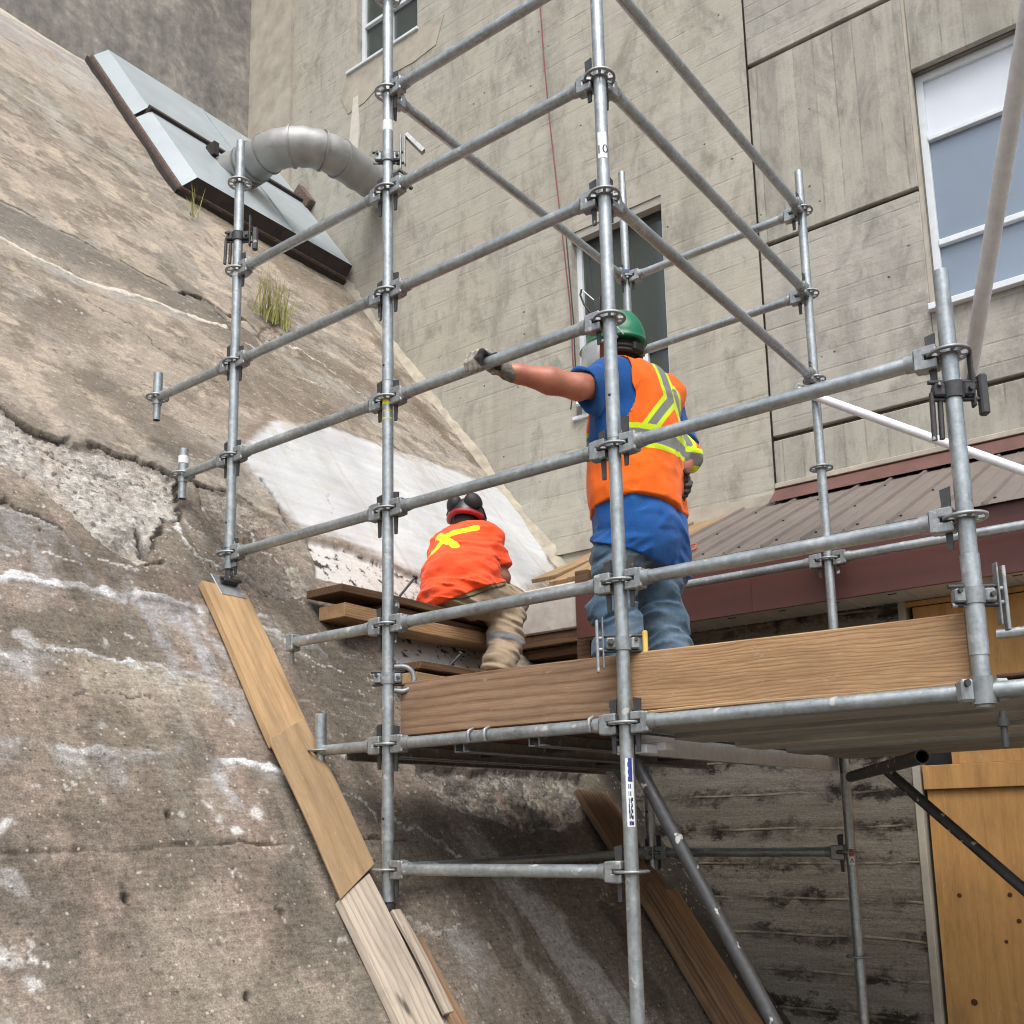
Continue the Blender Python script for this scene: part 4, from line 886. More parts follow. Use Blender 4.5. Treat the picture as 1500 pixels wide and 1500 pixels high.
for k, x_ in ((1, .45), (1, .53), (1, 1.0)): MB().path([(x_, -.0, .032), (x_, -.027, .02), (x_, -.031, 0), (x_, -.024, -.02)], .007, 8).obj('deck_hook', G_CAST, FL[k])
# ---- side brackets beyond the posts
GB = 'short side brackets'
def stub_bracket(label, x0, x1, k, zc_=0, spigot=True, collar=(-.07, .14)):
    t = ledger(label, (x0, Y0, LV(k)), (x1, Y0, LV(k)), (1, 0), GB)
    L = abs(x1 - x0)
    if spigot:
        MB().tube((L, 0, collar[0] - .06), (L, 0, collar[1] - .1), .0200, seg=24, inner=.016).tube((L, 0, collar[0] + .03), (L, 0, collar[1]), .0250, seg=24, inner=.02).tube((L, 0, collar[0] + .075), (L, 0, collar[0] + .1), .0268, seg=24).obj('spigot', G_TUBE, t)
        child('rosette', ROS, t, Matrix.Translation((L, 0, 0)))
    else: MB().box((L - .01, -.026, -.04), (L + .035, .026, .035), bev=.004).box((L + .01, -.004, -.10), (L + .025, .004, .0)).obj('end_bracket', G_CAST, t)
    return t
stub_bracket('longer side bracket with an upright stub, upper left of the far left post', xa, -4.692, 5)
tb = stub_bracket('shorter side bracket with a stickered upright stub, lower left of the far left post', xa, -4.433, 4)
MB().tube((.405, 0, .06), (.405, 0, .10), .0266, seg=24).obj('sticker', TAPE_W, tb)
stub_bracket('side bracket without upright, left of the tall left post at plank height', xb, -3.538, 2, spigot=False)
stub_bracket('side bracket with a grey stub carrying the deck left of the tall left post', xb, -3.36, 1, collar=(-.02, .16))
# ---- rails running back to the rear row
ledger('uppermost of three rails running back from the full-height post', (xc, Y0, LV(7)), (xc, Y1, LV(7)))
ledger('middle of three galvanised rails running back from the full-height post', (xc, Y0, LV(6)), (xc, Y1, LV(6)))
vr = ledger('lowest and rust-streaked of three rails running back from the full-height post', (xc, Y0, LV(5)), (xc, Y1, LV(5)))
ledger('rail running back from the upper tall left post to the post at the window', (xb, Y0, LV(7)), (xb, Y1, LV(7)))
ledger('dark shaded rail running back below the deck from the tall left post', (xb, Y0, LV(0)), (xb, Y1, LV(0)))
ledger('transom under the left end of the deck, running back from the tall left post', (xb, Y0, LV(1)), (xb, Y1, LV(1)))
ledger('transom under the middle of the deck, running back from the full-height post', (xc, Y0, LV(1)), (xc, Y1, LV(1)))
# ---- rear row
ledger('rear galvanised rail between the two back posts, upper one by the window', (xb, Y1, LV(7)), (xc, Y1, LV(7)))
rb_ = ledger('rear galvanised rail with a blue tape band behind the green hard hat', (xb, Y1, LV(6)), (xc, Y1, LV(6))); band(rb_, .52, .035, .0245, TAPE_B)
rc_ = ledger('rear rail with a mustard tape band in front of the brown fascia', (xb, Y1, LV(3)), (xc, Y1, LV(3))); band(rc_, .55, .045, .0245, TAPE_Y2)
ledger('rear rail in front of the brown fascia, right of the back post', (xc, Y1, LV(3)), (.9, Y1, LV(3)), (1, 0))
ledger('rear rail in front of the orange plywood, above the deck at the right edge', (-1.05, Y1, LV(2)), (.9, Y1, LV(2)), (0, 0))
ledger('rear rail below the deck between the two back posts', (xb, Y1, LV(0)), (xc, Y1, LV(0)))
# ---- braces
def pipe(name, label, a, b, r=.0242, mat='s', group='diagonal brace tubes', inner=.02, ends=False):
    a, b = Vector(a), Vector(b); d = b - a
    t = thing(name, label, 'scaffold tube', mw=Matrix.Translation(a) @ d.to_track_quat('Z', 'Y').to_matrix().to_4x4(), group=group)
    child('tube', tube_mesh(d.length, r, mat, inner), t, Matrix.Identity(4))
    if ends:
        for z in ends: MB().box((-.012, -.034, z - .05), (.012, .034, z + .05), bev=.004).tube((-.03, 0, z), (.03, 0, z), .011, seg=12).obj('end_fitting', G_CAST, t)
    return t
a_ = onY(1170, 572, 5.11); b_ = onY(1500, 690, 5.11); pipe('brace', 'pale diagonal brace falling to the right behind the short right post', a_, b_ + (b_ - a_) * .8, .0225, 'pale', ends=(.02,))
a_ = ray(1419, 556) * 3.30; b_ = ray(1500, 65) * 2.42; pipe('brace', 'thick pale diagonal tube rising past the wide window at the right edge', a_, b_ + (b_ - a_) * .35, .0235, 'pale', ends=(.0,))
a_ = onY(925, 1105, 3.13); b_ = onY(1135, 1500, 3.13); pipe('brace', 'dark diagonal brace falling from the full-height post under the deck', a_, b_ + (b_ - a_) * .3, .0235, 'dark')  # dark steel puts the shade under the deck into this brace's colour
a_ = onY(1296, 1126, 4.5); b_ = onY(1500, 1303, 4.5); pipe('brace', 'dark diagonal brace crossing in front of the orange plywood', a_, b_ + (b_ - a_) * .4, .022, 'dark')
a_ = onZ(1246, 1138, .2); b_ = onZ(1338, 1112, .2); pipe('transom_tube', 'short open-ended tube under the deck beside the back post', a_, b_ + (b_ - a_) * .1, .0242, 'dark', 'loose scaffold tubes')
# ---- couplers
GC = 'loose clamp couplers on the posts'
def coupler(label, x, y, z, rot, arm=None, hook=False, mat=None, rods=True):
    t = thing('coupler', label, 'clamp', (x, y, z), rot, GC); mt = mat or G_CAST
    mb = MB().tube((0, 0, -.024), (0, 0, .024), .0305, seg=28, cap=True)
    mb.box((.026, -.02, -.02), (.058, .02, .02), bev=.005).box((-.058, -.018, -.02), (-.026, .018, .02), bev=.005)
    mb.obj('collar', mt, t)
    mb = MB().tube((.044, -.032, 0), (.044, .045, 0), .0075, seg=12).tube((.044, .022, 0), (.044, .036, 0), .0135, seg=6).tube((-.046, -.03, .012), (-.046, .03, .012), .0065, seg=12)
    if rods: mb.tube((.07, 0, .028), (-.07, 0, .028), .0065, seg=10).tube((.075, 0, -.026), (-.065, 0, -.026), .0065, seg=10)
    mb.obj('bolt', G_DARK, t)
    if arm == 'flap':
        MB().box((.066, -.014, -.085), (.071, .014, .095), bev=.002).box((-.002 + .085, -.012, -.10), (.093, .012, .085), bev=.002).tube((.068, 0, .02), (.092, 0, .02), .007, seg=10).tube((.068, 0, -.02), (.092, 0, -.02), .007, seg=10).obj('flap', G_CAST, t)
    if arm == 'trigger':
        MB().box((.055, -.012, -.06), (.062, .012, .11), bev=.002).box((.075, -.012, -.04), (.082, .012, .12), bev=.002).prism([(.075, -.014, .11), (.09, -.014, .12), (.17, -.014, .035), (.155, -.014, .02)], (0, .028, 0)).obj('lever', G_CAST, t)
    if arm == 'pins':
        MB().tube((-.062, 0, -.005), (-.066, 0, -.15), .008, seg=10).tube((-.038, .004, -.03), (-.042, .004, -.145), .008, seg=10).obj('hanging_pin', G_DARK, t)
        MB().box((.055, -.012, -.05), (.064, .012, .12), bev=.003).box((.075, -.014, -.075), (.10, .014, .05), bev=.005).obj('flap', G_DARK, t)
    if hook:
        pts = [(.05 + .05 * math.sin(a) + .01, -.01, -.004 + .052 * math.cos(a)) for a in [math.pi * i / 12 for i in range(13)]]
        MB().path([(.03, 0, .048)] + pts + [(.03, 0, -.05)], .011, 10).obj('hook', G_CAST, t)
    return t
vx = lambda o_: math.atan2(.607, .795)
CA = math.atan2(.607, .795)
coupler('small dark clamp with a hanging pin high on the far left post', xa, Y0, onY(350, 347, Y0).z, CA, 'pins', mat=G_DARK)
coupler('clamp with a tilted open lever, high on the tall left post', xb, Y0, onY(567, 232, Y0).z, CA, 'trigger')
MB().path([(.03, -.02, -.10), (.055, -.02, -.075), (.085, -.02, -.10), (.09, -.02, -.15), (.11, -.02, -.17)], .009, 8).obj('chain_hook', G_DARK, C.objects[-1] if False else bpy.data.objects['coupler.001'])
coupler('clamp with a round open hook on the tall left post above the toe board', xb, Y0, onY(568, 994, Y0).z, CA, None, True)
cp = coupler('clamp with a yellow tab low on the full-height post in front of the jeans', xc, Y0, onY(912, 943, Y0).z, CA + math.pi, 'flap')
MB().box((-.088, -.01, -.05), (-.070, .01, .045), bev=.004).obj('plastic_tab', YEL, cp)
coupler('dark clamp with hanging pins just under the top disc of the short right post', xd, Y0, onY(1400, 572, Y0).z, CA, 'pins', mat=G_DARK)
coupler('clamp with an open flat flap on the short right post above the toe board', xd, Y0, onY(1427, 873, Y0).z, CA, 'flap')
cp2 = coupler('clamp joining the foot of the short right post to the deck tube', xd, Y0 - .005, LV(1) - .0, CA, None, rods=False)
cp2.scale = (1.15, 1.15, 1.6)
MB().tube((.02, -.045, -.04), (.02, -.045, -.10), .008, seg=10).tube((.02, -.045, -.05), (.02, -.045, -.065), .015, seg=6).obj('hanging_bolt', G_DARK, cp2)

# ================================================================== DECK, BOARDS
dz = LV(1) + .024
GD = 'deck planks of the platform'
for i, (x0_, w_) in enumerate(((-3.22, .24), (-2.93, .345), (-2.57, .345), (-2.21, .345))):
    t = thing('deck_plank', ['narrow deck plank along the slope side, left of the tall left post', 'deck plank running back just right of the tall left post', 'middle deck plank between the tall left and full-height posts', 'deck plank running back just left of the full-height post'][i], 'deck plank', (x0_, Y0 + .02, dz - .06), 0, GD)
    MB().box((.006, 0, .03), (w_ - .006, 2.06, .052)).obj('panel', W_RED, t)
    for xx in (0, w_ - .03): MB().box((xx, 0, -.012), (xx + .005, 2.06, .05)).box((xx, 0, -.016), (xx + .03, 2.06, -.012)).obj('side_rail', G_CAST, t)
    for yc in (.5, 1.45): MB().box((.04, yc, .0), (w_ - .04, yc + .04, .029)).obj('cross_brace', G_DARK, t)
yy = Y0 + .03
for i in range(8):
    ws = (.25, .235, .25, .245, .25, .235, .25, .24)[i]
    lab = ['front-most long grey plank under the deck right of the full-height post'] + ['long grey plank under the right deck, %s from the front' % s for s in ('second', 'third', 'fourth', 'fifth', 'sixth', 'seventh', 'eighth')]
    board('deck_plank', lab[i], (-1.80, yy, dz - .045 - .022 * (i % 2) + random.uniform(-.004, .003)), (1, 0, 0), (0, 1, 0), 3.2, ws, .042, W_GREY, GD, 'deck plank', warp=.003, bev=.006)
    yy += ws + .012
t = thing('deck_beam', 'bare metal beam under the joint of the two decks', 'deck beam', (-1.865, Y0 + .03, dz - .115), 0)
MB().box((0, 0, 0), (.006, 2.1, .065)).box((-.03, 0, -.004), (.006, 2.1, 0)).obj('angle', G_PALE, t)
MB().box((-.03, .02, -.012), (.09, .10, .02), bev=.003).box((-.04, .10, .0), (.12, .17, .03), bev=.003).obj('bracket', G_PALE, t)
board('deck_sheet', 'thin plywood sheet edge under the right toe board', (-1.78, Y0 + .028, dz + .002), (1, 0, 0), (0, 1, 0), 1.08, .9, .012, W_PLY, None, 'plywood')
board('deck_sheet', 'thin plywood sheet edge on the deck right of the short right post', (-.64, Y0 + .04, dz + .014), (1, 0, 0), (0, 1, 0), 2.2, .9, .012, W_RED, None, 'plywood')
board('toe_board', 'brown knotty toe board on the deck left of the full-height post', (-2.925, Y0 + .075, dz + .012), (1, 0, -.008), (0, 0, 1), 1.09, .222, .038, W_TOE, 'toe boards of the platform', 'toe board', .004)
board('toe_board', 'tan coarse-grained toe board on the deck right of the full-height post', (-1.835, Y0 + .07, dz + .018), (1, 0, -.012), (0, 0, 1), 1.13, .205, .038, W_TOE2, 'toe boards of the platform', 'toe board', .004)
# planks lying on the slope
GP = 'planks lying down the slope under the scaffold feet'
down = -ST
def slope_board(name, label, yc, z0, L, W, T, off, mat, cat='plank', skew=0, cut=0):
    o_ = Sp(yc - W / 2, z0, off); x_ = (down + Vector((0, skew, 0))).normalized()
    b_ = board(name, label, o_, x_, (0, 1, 0), L, W, T, mat, GP, cat)
    for v in b_.data.vertices: v.co.x += cut * v.co.y                # ends sawn at a slant
    return b_
slope_board('slope_plank', 'clean pine plank under the far left post', 3.015, 1.18, 1.02, .25, .038, -.022, W_PINE, skew=-.048)
slope_board('plywood_sheet', 'tan plywood strip lapped over the pine plank', 2.943, .372, .80, .257, .014, .018, W_PLY, 'plywood', -.05, -.62)
slope_board('slope_plank', 'weathered knotty plank below the plywood strip', 2.886, -.262, 1.35, .215, .04, -.022, W_OLD, skew=-.01, cut=-.5)
slope_board('slope_plank', 'thin pale strip beside the weathered plank', 3.05, -.315, .46, .05, .02, -.004, W_OLD); slope_board('slope_plank', 'brown board edge showing beside the pale strip', 3.085, -.42, 1.1, .07, .03, -.02, W_TOE)
slope_board('slope_plank', 'brown plank on the slope under the back-row posts', 5.065, .195, 1.9, .30, .04, -.01, W_TOE, skew=-.08)
slope_board('slope_plank', 'reddish plank lapped on the lower half of the rear plank, left strip', 4.985, -.34, 1.5, .12, .035, .032, W_TOE, skew=-.08); slope_board('slope_plank', 'reddish plank lapped on the lower half of the rear plank, right strip', 5.125, -.38, 1.5, .14, .03, .032, W_TOE2, skew=-.08)
# plank seat against the slope
GSB = 'planks set level against the slope as seats and steps'
board('seat_plank', 'upper long plank the sitting worker is on', (-4.10, 3.60, 1.225), (0, 1, 0), (1, 0, 0), 1.50, .27, -.042, W_DARK, GSB)
board('seat_plank', 'thin plank sandwiched below the upper seat plank', (-4.06, 3.95, 1.18), (0, 1, 0), (1, 0, 0), 1.2, .20, -.035, W_DARK, GSB)
board('seat_plank', 'lower long plank on edge under the sitting worker', (-4.03, 3.63, 1.095), (0, 1, 0), (1, 0, 0), 1.42, .20, -.075, W_TOE2, GSB)
board('step_plank', 'lower step plank behind the toe board that the boot rests on', (-3.80, 3.93, .835), (0, 1, 0), (1, 0, 0), 1.15, .22, -.04, W_DARK, GSB)
board('step_plank', 'short block under the step plank behind the open hook clamp', (-3.72, 3.9, .73), (0, 1, 0), (1, 0, 0), .6, .14, -.08, W_PINE, GSB)
def pin(label, a, b):
    t = thing('steel_pin', label, 'steel pin', a, 0, 'steel pins holding the planks'); d = Vector(b) - Vector(a)
    MB().path([(0, 0, 0), d], .007, 8).obj('shank', G_DARK, t); MB().tube(d, d * 1.06, .016, seg=8).obj('pin_head', G_DARK, t)
pin('bent steel pin standing in the upper seat plank', (-3.87, 4.06, 1.265), (-3.83, 4.16, 1.40))
pin('short steel pin standing in the step plank by the boot', (-3.64, 4.22, .875), (-3.60, 4.28, .95))

# ================================================================== HOOD, DUCT, ROPE, PLANTS
hd = thing('roof_hatch', 'pale blue sheet-metal double hatch lying high on the slope', 'metal hatch', Sp(5.0, 5.85))
hm = Matrix((ST, (0, 1, 0), SN)).transposed().to_4x4(); hm.translation = Sp(5.0, 5.80); hm2 = Matrix.Translation(-hd.location) @ hm      # local x up the slope, y along it
HL = 2.80; HW = 2.05
def hbox(name, mat, lo, hi, bev=.0): return MB().box(lo, hi, hm2, bev).obj(name, mat, hd)
hbox('base_frame', BRICKY, (-.02, -.02, -.05), (HL, HW, .057), .006)
hbox('base_edge', HOODD, (-.035, -.045, -.05), (-.022, HW, .03)); hbox('base_edge', HOODD, (-.035, -.047, -.05), (HL, -.022, .02))
def pan(x0_, x1_, name='hatch_pan'):
    h0, h1 = .06, .19
    P = [(x0_, 0, h0), (x1_, 0, h0), (x1_, HW, h0), (x0_, HW, h0), (x0_ + .03, .10, h1), (x1_, .10, h1), (x1_, HW, h1), (x0_ + .03, HW, h1)]
    P = [hm2 @ Vector(p) for p in P]; mb = MB(); vs = [mb.bm.verts.new(p) for p in P]
    for i, f in enumerate(((0, 1, 5, 4), (4, 5, 6, 7), (1, 2, 6, 5), (3, 0, 4, 7), (2, 3, 7, 6))):
        mb.bm.faces.new([vs[j] for j in f]).material_index = 1 if i == 3 else 0  # lower lip face painted dark for the shadow underneath
    o_ = mb.obj(name, [HOODM, HOODD], hd); return o_
p1 = pan(.0, 1.36); p2 = pan(1.42, HL - .02)
hbox('dark_gap', HOODD, (1.355, .08, .08), (1.425, HW - .0, .225), .004)
for k_, yy in enumerate((.20 + 1.05,)):
    for x0_, x1_ in ((.06, 1.34), (1.44, HL - .04)): hbox('seam', HOODM, (x0_, yy - .008, .189), (x1_, yy + .008, .205))
hbox('end_box', BRICKY, (1.25, HW - .03, .08), (1.60, HW + .09, .30), .01)
dk = thing('duct', 'fat grey wrapped elbow duct from the hatch to the building wall', 'duct', (-7.9, 5.95, 6.65))
O = Vector(dk.location); cx_, cz_ = -6.92, 6.66; yc_ = 5.93; rad = .5; pts = []
for i in range(8): pts.append(Vector((-7.95 + (cx_ - rad + 7.95) * i / 8, yc_, cz_)))
for i in range(17):
    a = math.pi / 2 * i / 16; pts.append(Vector((cx_ - rad + rad * math.sin(a), yc_ + rad - rad * math.cos(a), cz_)))
for i in range(1, 9): pts.append(Vector((cx_, yc_ + rad + (YW - .0 - yc_ - rad) * i / 8, cz_)))
pts = [p - O for p in pts]
rs_ = random.Random(2)
def rf_(i): return .185 + (.006 * math.sin(i * 2.4) if i > 1 else .03) + rs_.uniform(-.004, .004)
MB().path(pts, .19, 32, rfun=rf_).obj('duct_wrap', DUCTM, dk)
def ring(i, r, wd, mat, name='duct_band'):
    p = pts[i]; d = (pts[min(i + 1, len(pts) - 1)] - pts[max(i - 1, 0)]).normalized(); MB().tube(p - d * wd / 2, p + d * wd / 2, r, seg=36).obj(name, mat, dk)
for i in (3, 4, 5): ring(i, .207, .03, DUCTM)
for i in (8, 14, 20, 24): ring(i, .199, .018, DUCTM)
ring(len(pts) - 1, .23, .03, DUCTM, 'wall_collar')
MB().box((-.10, -.25, -.22), (.10, .2, -.16), Matrix.Translation(pts[0]) @ Matrix.Rotation(R(36), 4, 'Y')).box((-.12, -.26, .10), (.02, -.2, .24), Matrix.Translation(pts[0])).obj('flange', HOODD, dk)
rp = MB().path([onY(790, -12, 7.06), onY(797, 90, 7.06), onY(806, 185, 7.055), onY(820, 310, 7.05), onY(836, 455, 7.05), onY(840, 545, 7.05)], .0065, 8).obj('rope', ROPE)
tag(rp, 'thin faded red rope hanging down the building wall', 'rope')
rp = MB().path([onY(829, 345, 7.03), onY(834, 400, 7.03), onY(840, 470, 7.03), onY(843, 540, 7.03), onY(836, 600, 7.05)], .006, 8).obj('cable', CABLE); tag(rp, 'thin dark cord hanging beside the narrow window', 'cord')
cb_ = [onY(x_, y_, 6.95) for x_, y_ in ((852, 424), (850, 432), (855, 445), (864, 457), (876, 466), (884, 472))]
rp = MB().path(cb_ , .009, 8).obj('cable', CABLE); tag(rp, 'short curved black cable in front of the narrow window', 'cable')
rp = MB().path([onY(852, 424, 6.96), onY(880, 448, 6.9)], .005, 6).obj('stay_arm', G_PALE); tag(rp, 'thin pale stay arm slanting across the narrow window', 'stay arm')
rw_ = MB().path([onY(1000, 800, 5.6), onY(1020, 797, 5.55), onY(1017, 806, 5.5), onY(1004, 812, 5.45), onY(1022, 803, 5.4)], .004, 6).obj('wire', INKR); tag(rw_, 'thin red wire loop on the brown roof beside the jeans worker', 'wire')
def tuft(label, px, n, h, spread, seed):
    rg = random.Random(seed); p = onS(*px); bm = bmesh.new()
    for i in range(n):
        b = Vector((rg.gauss(0, spread * .3), rg.gauss(0, spread), 0)); b.z = SS * b.x
        lean = Vector((rg.gauss(.05, .10), rg.gauss(0, .13), 1)).normalized(); hh = h * rg.uniform(.45, 1.1); wv = Vector((rg.uniform(-1, 1), rg.uniform(-1, 1), 0)).normalized() * rg.uniform(.0035, .007)
        bend = Vector((rg.gauss(.02, .05), rg.gauss(0, .06), 0)); prev = None
        for s_ in range(5):
            u = s_ / 4; c = b + lean * hh * u + bend * u * u * (hh / .4); w_ = wv * (1 - u * .95)
            cur = (bm.verts.new(c - w_), bm.verts.new(c + w_))
            if prev: bm.faces.new((prev[0], prev[1], cur[1], cur[0]))
            prev = cur
    me = bpy.data.meshes.new('grass_tuft'); bm.to_mesh(me); bm.free()
    o_ = link_mesh('grass_tuft', me, GRASSM); o_.location = p; tag(o_, label, 'grass tuft', 'grass tufts growing from cracks in the slope')
tuft('big dry tuft of tall grass growing from a crack beside the far left post', (398, 468), 130, .43, .09, 1)
tuft('tiny tuft of grass under the corner of the metal hatch', (283, 318), 14, .34, .02, 2)
# ================================================================== PEOPLE
N3 = np.random.RandomState(5).rand(48, 48, 48).astype(np.float32)
def n3(x, y, z):
    xi, yi, zi = (np.floor(v).astype(int) for v in (x, y, z)); fx, fy, fz = x - xi, y - yi, z - zi
    fx, fy, fz = (f * f * (3 - 2 * f) for f in (fx, fy, fz)); r = 0
    for a in (0, 1):
        for b in (0, 1):
            for c in (0, 1):
                r = r + N3[(xi + a) % 48, (yi + b) % 48, (zi + c) % 48] * (fx if a else 1 - fx) * (fy if b else 1 - fy) * (fz if c else 1 - fz)
    return r - .5
def smin(a, b, k): h = np.clip(.5 + .5 * (b - a) / k, 0, 1); return b + (a - b) * h - k * h * (1 - h)
def smax(a, b, k): return -smin(-a, -b, k)
class G:
    """a grid on which signed distances are evaluated"""
    def __init__(s, lo, hi, h):
        s.lo, s.h = np.array(lo, np.float32), h; ax = [np.arange(l, u, h, dtype=np.float32) for l, u in zip(lo, hi)]
        s.x, s.y, s.z = np.meshgrid(*ax, indexing='ij')
    def cone(s, a, b, ra, rb, sq=None):
        """tapered capsule; sq = (axis vector, factor): flattened along that axis"""
        a, b = np.array(a, np.float32), np.array(b, np.float32); x, y, z = s.x - a[0], s.y - a[1], s.z - a[2]; d = b - a
        if sq is not None:
            n = np.array(sq[0], np.float32); n /= np.linalg.norm(n); k = 1 / sq[1] - 1
            p = (x * n[0] + y * n[1] + z * n[2]) * k; x, y, z = x + p * n[0], y + p * n[1], z + p * n[2]; d = d + n * (d @ n) * k
        t = np.clip((x * d[0] + y * d[1] + z * d[2]) / (d @ d + 1e-9), 0, 1)
        return np.sqrt((x - t * d[0]) ** 2 + (y - t * d[1]) ** 2 + (z - t * d[2]) ** 2) - (ra + t * (rb - ra))
    def chain(s, pts, k=.04, sq=None):
        d = None
        for (p, r), (q, r2) in zip(pts, pts[1:]):
            c = s.cone(p, q, r, r2, sq); d = c if d is None else smin(d, c, k)
        return d
    def ell(s, c, r):
        x, y, z = (s.x - c[0]) / r[0], (s.y - c[1]) / r[1], (s.z - c[2]) / r[2]; k = np.sqrt(x * x + y * y + z * z)
        return (k - 1) * min(r)
    def plane(s, p, n): n = np.array(n, float); n /= np.linalg.norm(n); return (s.x - p[0]) * n[0] + (s.y - p[1]) * n[1] + (s.z - p[2]) * n[2]
    def folds(s, f, amp): return amp * (n3(s.x * f[0] + 3, s.y * f[1] + 5, s.z * f[2] + 7) + .5 * n3(s.x * f[0] * 2.1 + 13, s.y * f[1] * 2.1 + 5, s.z * f[2] * 2.1 + 1))
    def ridges(s, f, amp):
        a = n3(s.x * f[0] + 21, s.y * f[1] + 8, s.z * f[2] + 4) + .35 * n3(s.x * f[0] * .6 + 2, s.y * f[1] * .6 + 31, s.z * f[2] * 2.2); return amp * (np.abs(a) * 2.2 - .35)
    def mesh(s, F):
        F = F.copy(); F[0] = F[-1] = 1; F[:, 0] = F[:, -1] = 1; F[:, :, 0] = F[:, :, -1] = 1
        I = F < 0; nx, ny, nz = F.shape
        c = [(i, j, k) for i in (0, 1) for j in (0, 1) for k in (0, 1)]
        def sl(o): return tuple(slice(a, n - 1 + a) for a, n in zip(o, (nx, ny, nz)))
        cnt = sum(I[sl(o)].astype(np.int8) for o in c); act = (cnt > 0) & (cnt < 8)
        ids = np.argwhere(act); vid = np.full(act.shape, -1, np.int64); vid[act] = np.arange(len(ids))
        acc = np.zeros((len(ids), 3), np.float64); num = np.zeros(len(ids)); i0 = ids
        for a in c:
            for ax in range(3):
                if a[ax]: continue
                b = list(a); b[ax] = 1
                fa = F[i0[:, 0] + a[0], i0[:, 1] + a[1], i0[:, 2] + a[2]]; fb = F[i0[:, 0] + b[0], i0[:, 1] + b[1], i0[:, 2] + b[2]]
                m = (fa < 0) != (fb < 0); t = np.where(m, fa / np.where(m, fa - fb, 1), 0)
                p = np.array(a, float) + 0 * acc; p[:, ax] += t; acc += p * m[:, None]; num += m
        V = (ids + acc / num[:, None]) * s.h + s.lo
        Q = []
        for ax in range(3):
            u, w_ = (ax + 1) % 3, (ax + 2) % 3
            A = [slice(None)] * 3; B = [slice(None)] * 3; A[ax] = slice(0, -1); B[ax] = slice(1, None)
            cr_ = I[tuple(A)] != I[tuple(B)]; e = np.argwhere(cr_)
            e = e[(e[:, u] > 0) & (e[:, w_] > 0) & (e[:, u] < F.shape[u] - 1) & (e[:, w_] < F.shape[w_] - 1)]
            ins = I[e[:, 0], e[:, 1], e[:, 2]]
            def g(du, dw): q = e.copy(); q[:, u] -= du; q[:, w_] -= dw; return vid[q[:, 0], q[:, 1], q[:, 2]]
            q4 = np.stack([g(1, 1), g(0, 1), g(0, 0), g(1, 0)], -1); q4[~ins] = q4[~ins][:, ::-1]; Q.append(q4)
        return V, np.concatenate(Q)
def sdf_obj(name, g, F, mat, parent, attrs=None, relax=1):
    V, Q = g.mesh(F)
    lab = np.arange(len(V))                                  # keep the one connected surface
    for _ in range(2000 if name == 'belt' else 0):
        m_ = lab[Q].min(1); new = lab.copy(); np.minimum.at(new, Q.ravel(), np.repeat(m_, 4)); new = new[new]
        if (new == lab).all(): break
        lab = new
    if name != 'belt': lab[:] = 0
    u_, c_ = np.unique(lab, return_counts=True); keep = lab == u_[c_.argmax()]; re_ = np.cumsum(keep) - 1
    Q = re_[Q[keep[Q[:, 0]]]]; V = V[keep]
    for _ in range(relax):                                   # light smoothing of the surface-net steps
        S_ = np.zeros_like(V); n = 2. * np.bincount(Q.ravel(), minlength=len(V))
        for i in range(4):
            nb = V[Q[:, (i + 1) % 4]] + V[Q[:, (i + 3) % 4]]
            for k in range(3): S_[:, k] += np.bincount(Q[:, i], nb[:, k], len(V))
        V = V * .5 + .5 * S_ / n[:, None]
    me = np_mesh(name, V, Q)
    for k, fn in (attrs or {}).items():
        a = me.attributes.new(k, 'FLOAT', 'POINT'); a.data.foreach_set('value', fn(V).astype(np.float32))
    return link_mesh(name, me, mat, parent)
def wob(V, f, a, s=0): return a * n3(V[:, 0] * f + s, V[:, 1] * f + s, V[:, 2] * f + s)
def seg_d(u, w_, a, b):
    a, b = np.array(a), np.array(b); d = b - a; t = np.clip(((u - a[0]) * d[0] + (w_ - a[1]) * d[1]) / (d @ d), 0, 1)
    return np.hypot(u - a[0] - t * d[0], w_ - a[1] - t * d[1])
def stripe(*ds): return .5 + np.max(np.stack(ds), 0) * 40                    # signed metres -> threshold at .5

def finger(g, pts, r0, r1): return g.chain([(p, r0 + (r1 - r0) * i / (len(pts) - 1)) for i, p in enumerate(pts)], .006)

# ---------------- standing worker (x = where he faces, y = his left, z = up from the deck)
DZ = LV(1) + .036
ang = math.atan2(.14, -.99)
p1 = thing('person', 'standing worker in green hard hat, orange vest and jeans, gloved hand on a rail', 'person', (-2.14, 3.75, DZ), ang)
Rz = Matrix.Rotation(-ang, 4, 'Z')
def lo1(P): v = Rz @ (Vector(P) - Vector((-2.14, 3.75, DZ))); return np.array(v)
grip = lo1((-2.425, Y0, LV(4)))
wrL = lo1(onY(738, 543, 3.12)); elL = lo1(onY(846, 567, 3.36)); shL = np.array([.0, .185, 1.50])
shR = np.array([-.02, -.19, 1.49]); elR = np.array([-.10, -.235, 1.23]); wrR = lo1(onY(990, 698, 3.90))
hd_c = np.array([.075, .02, 1.73])
def torso(g, e=0.):
    t = g.chain([((0, 0, .88), .175 + e), ((.01, 0, 1.08), .175 + e), ((.0, 0, 1.30), .19 + e), ((-.01, 0, 1.40), .175 + e)], .08, ((1, 0, 0), .74))
    t = smin(t, g.cone(shL - [0, .03, .0], shR + [0, .03, .0], .085 + e, .085 + e), .07)
    return t
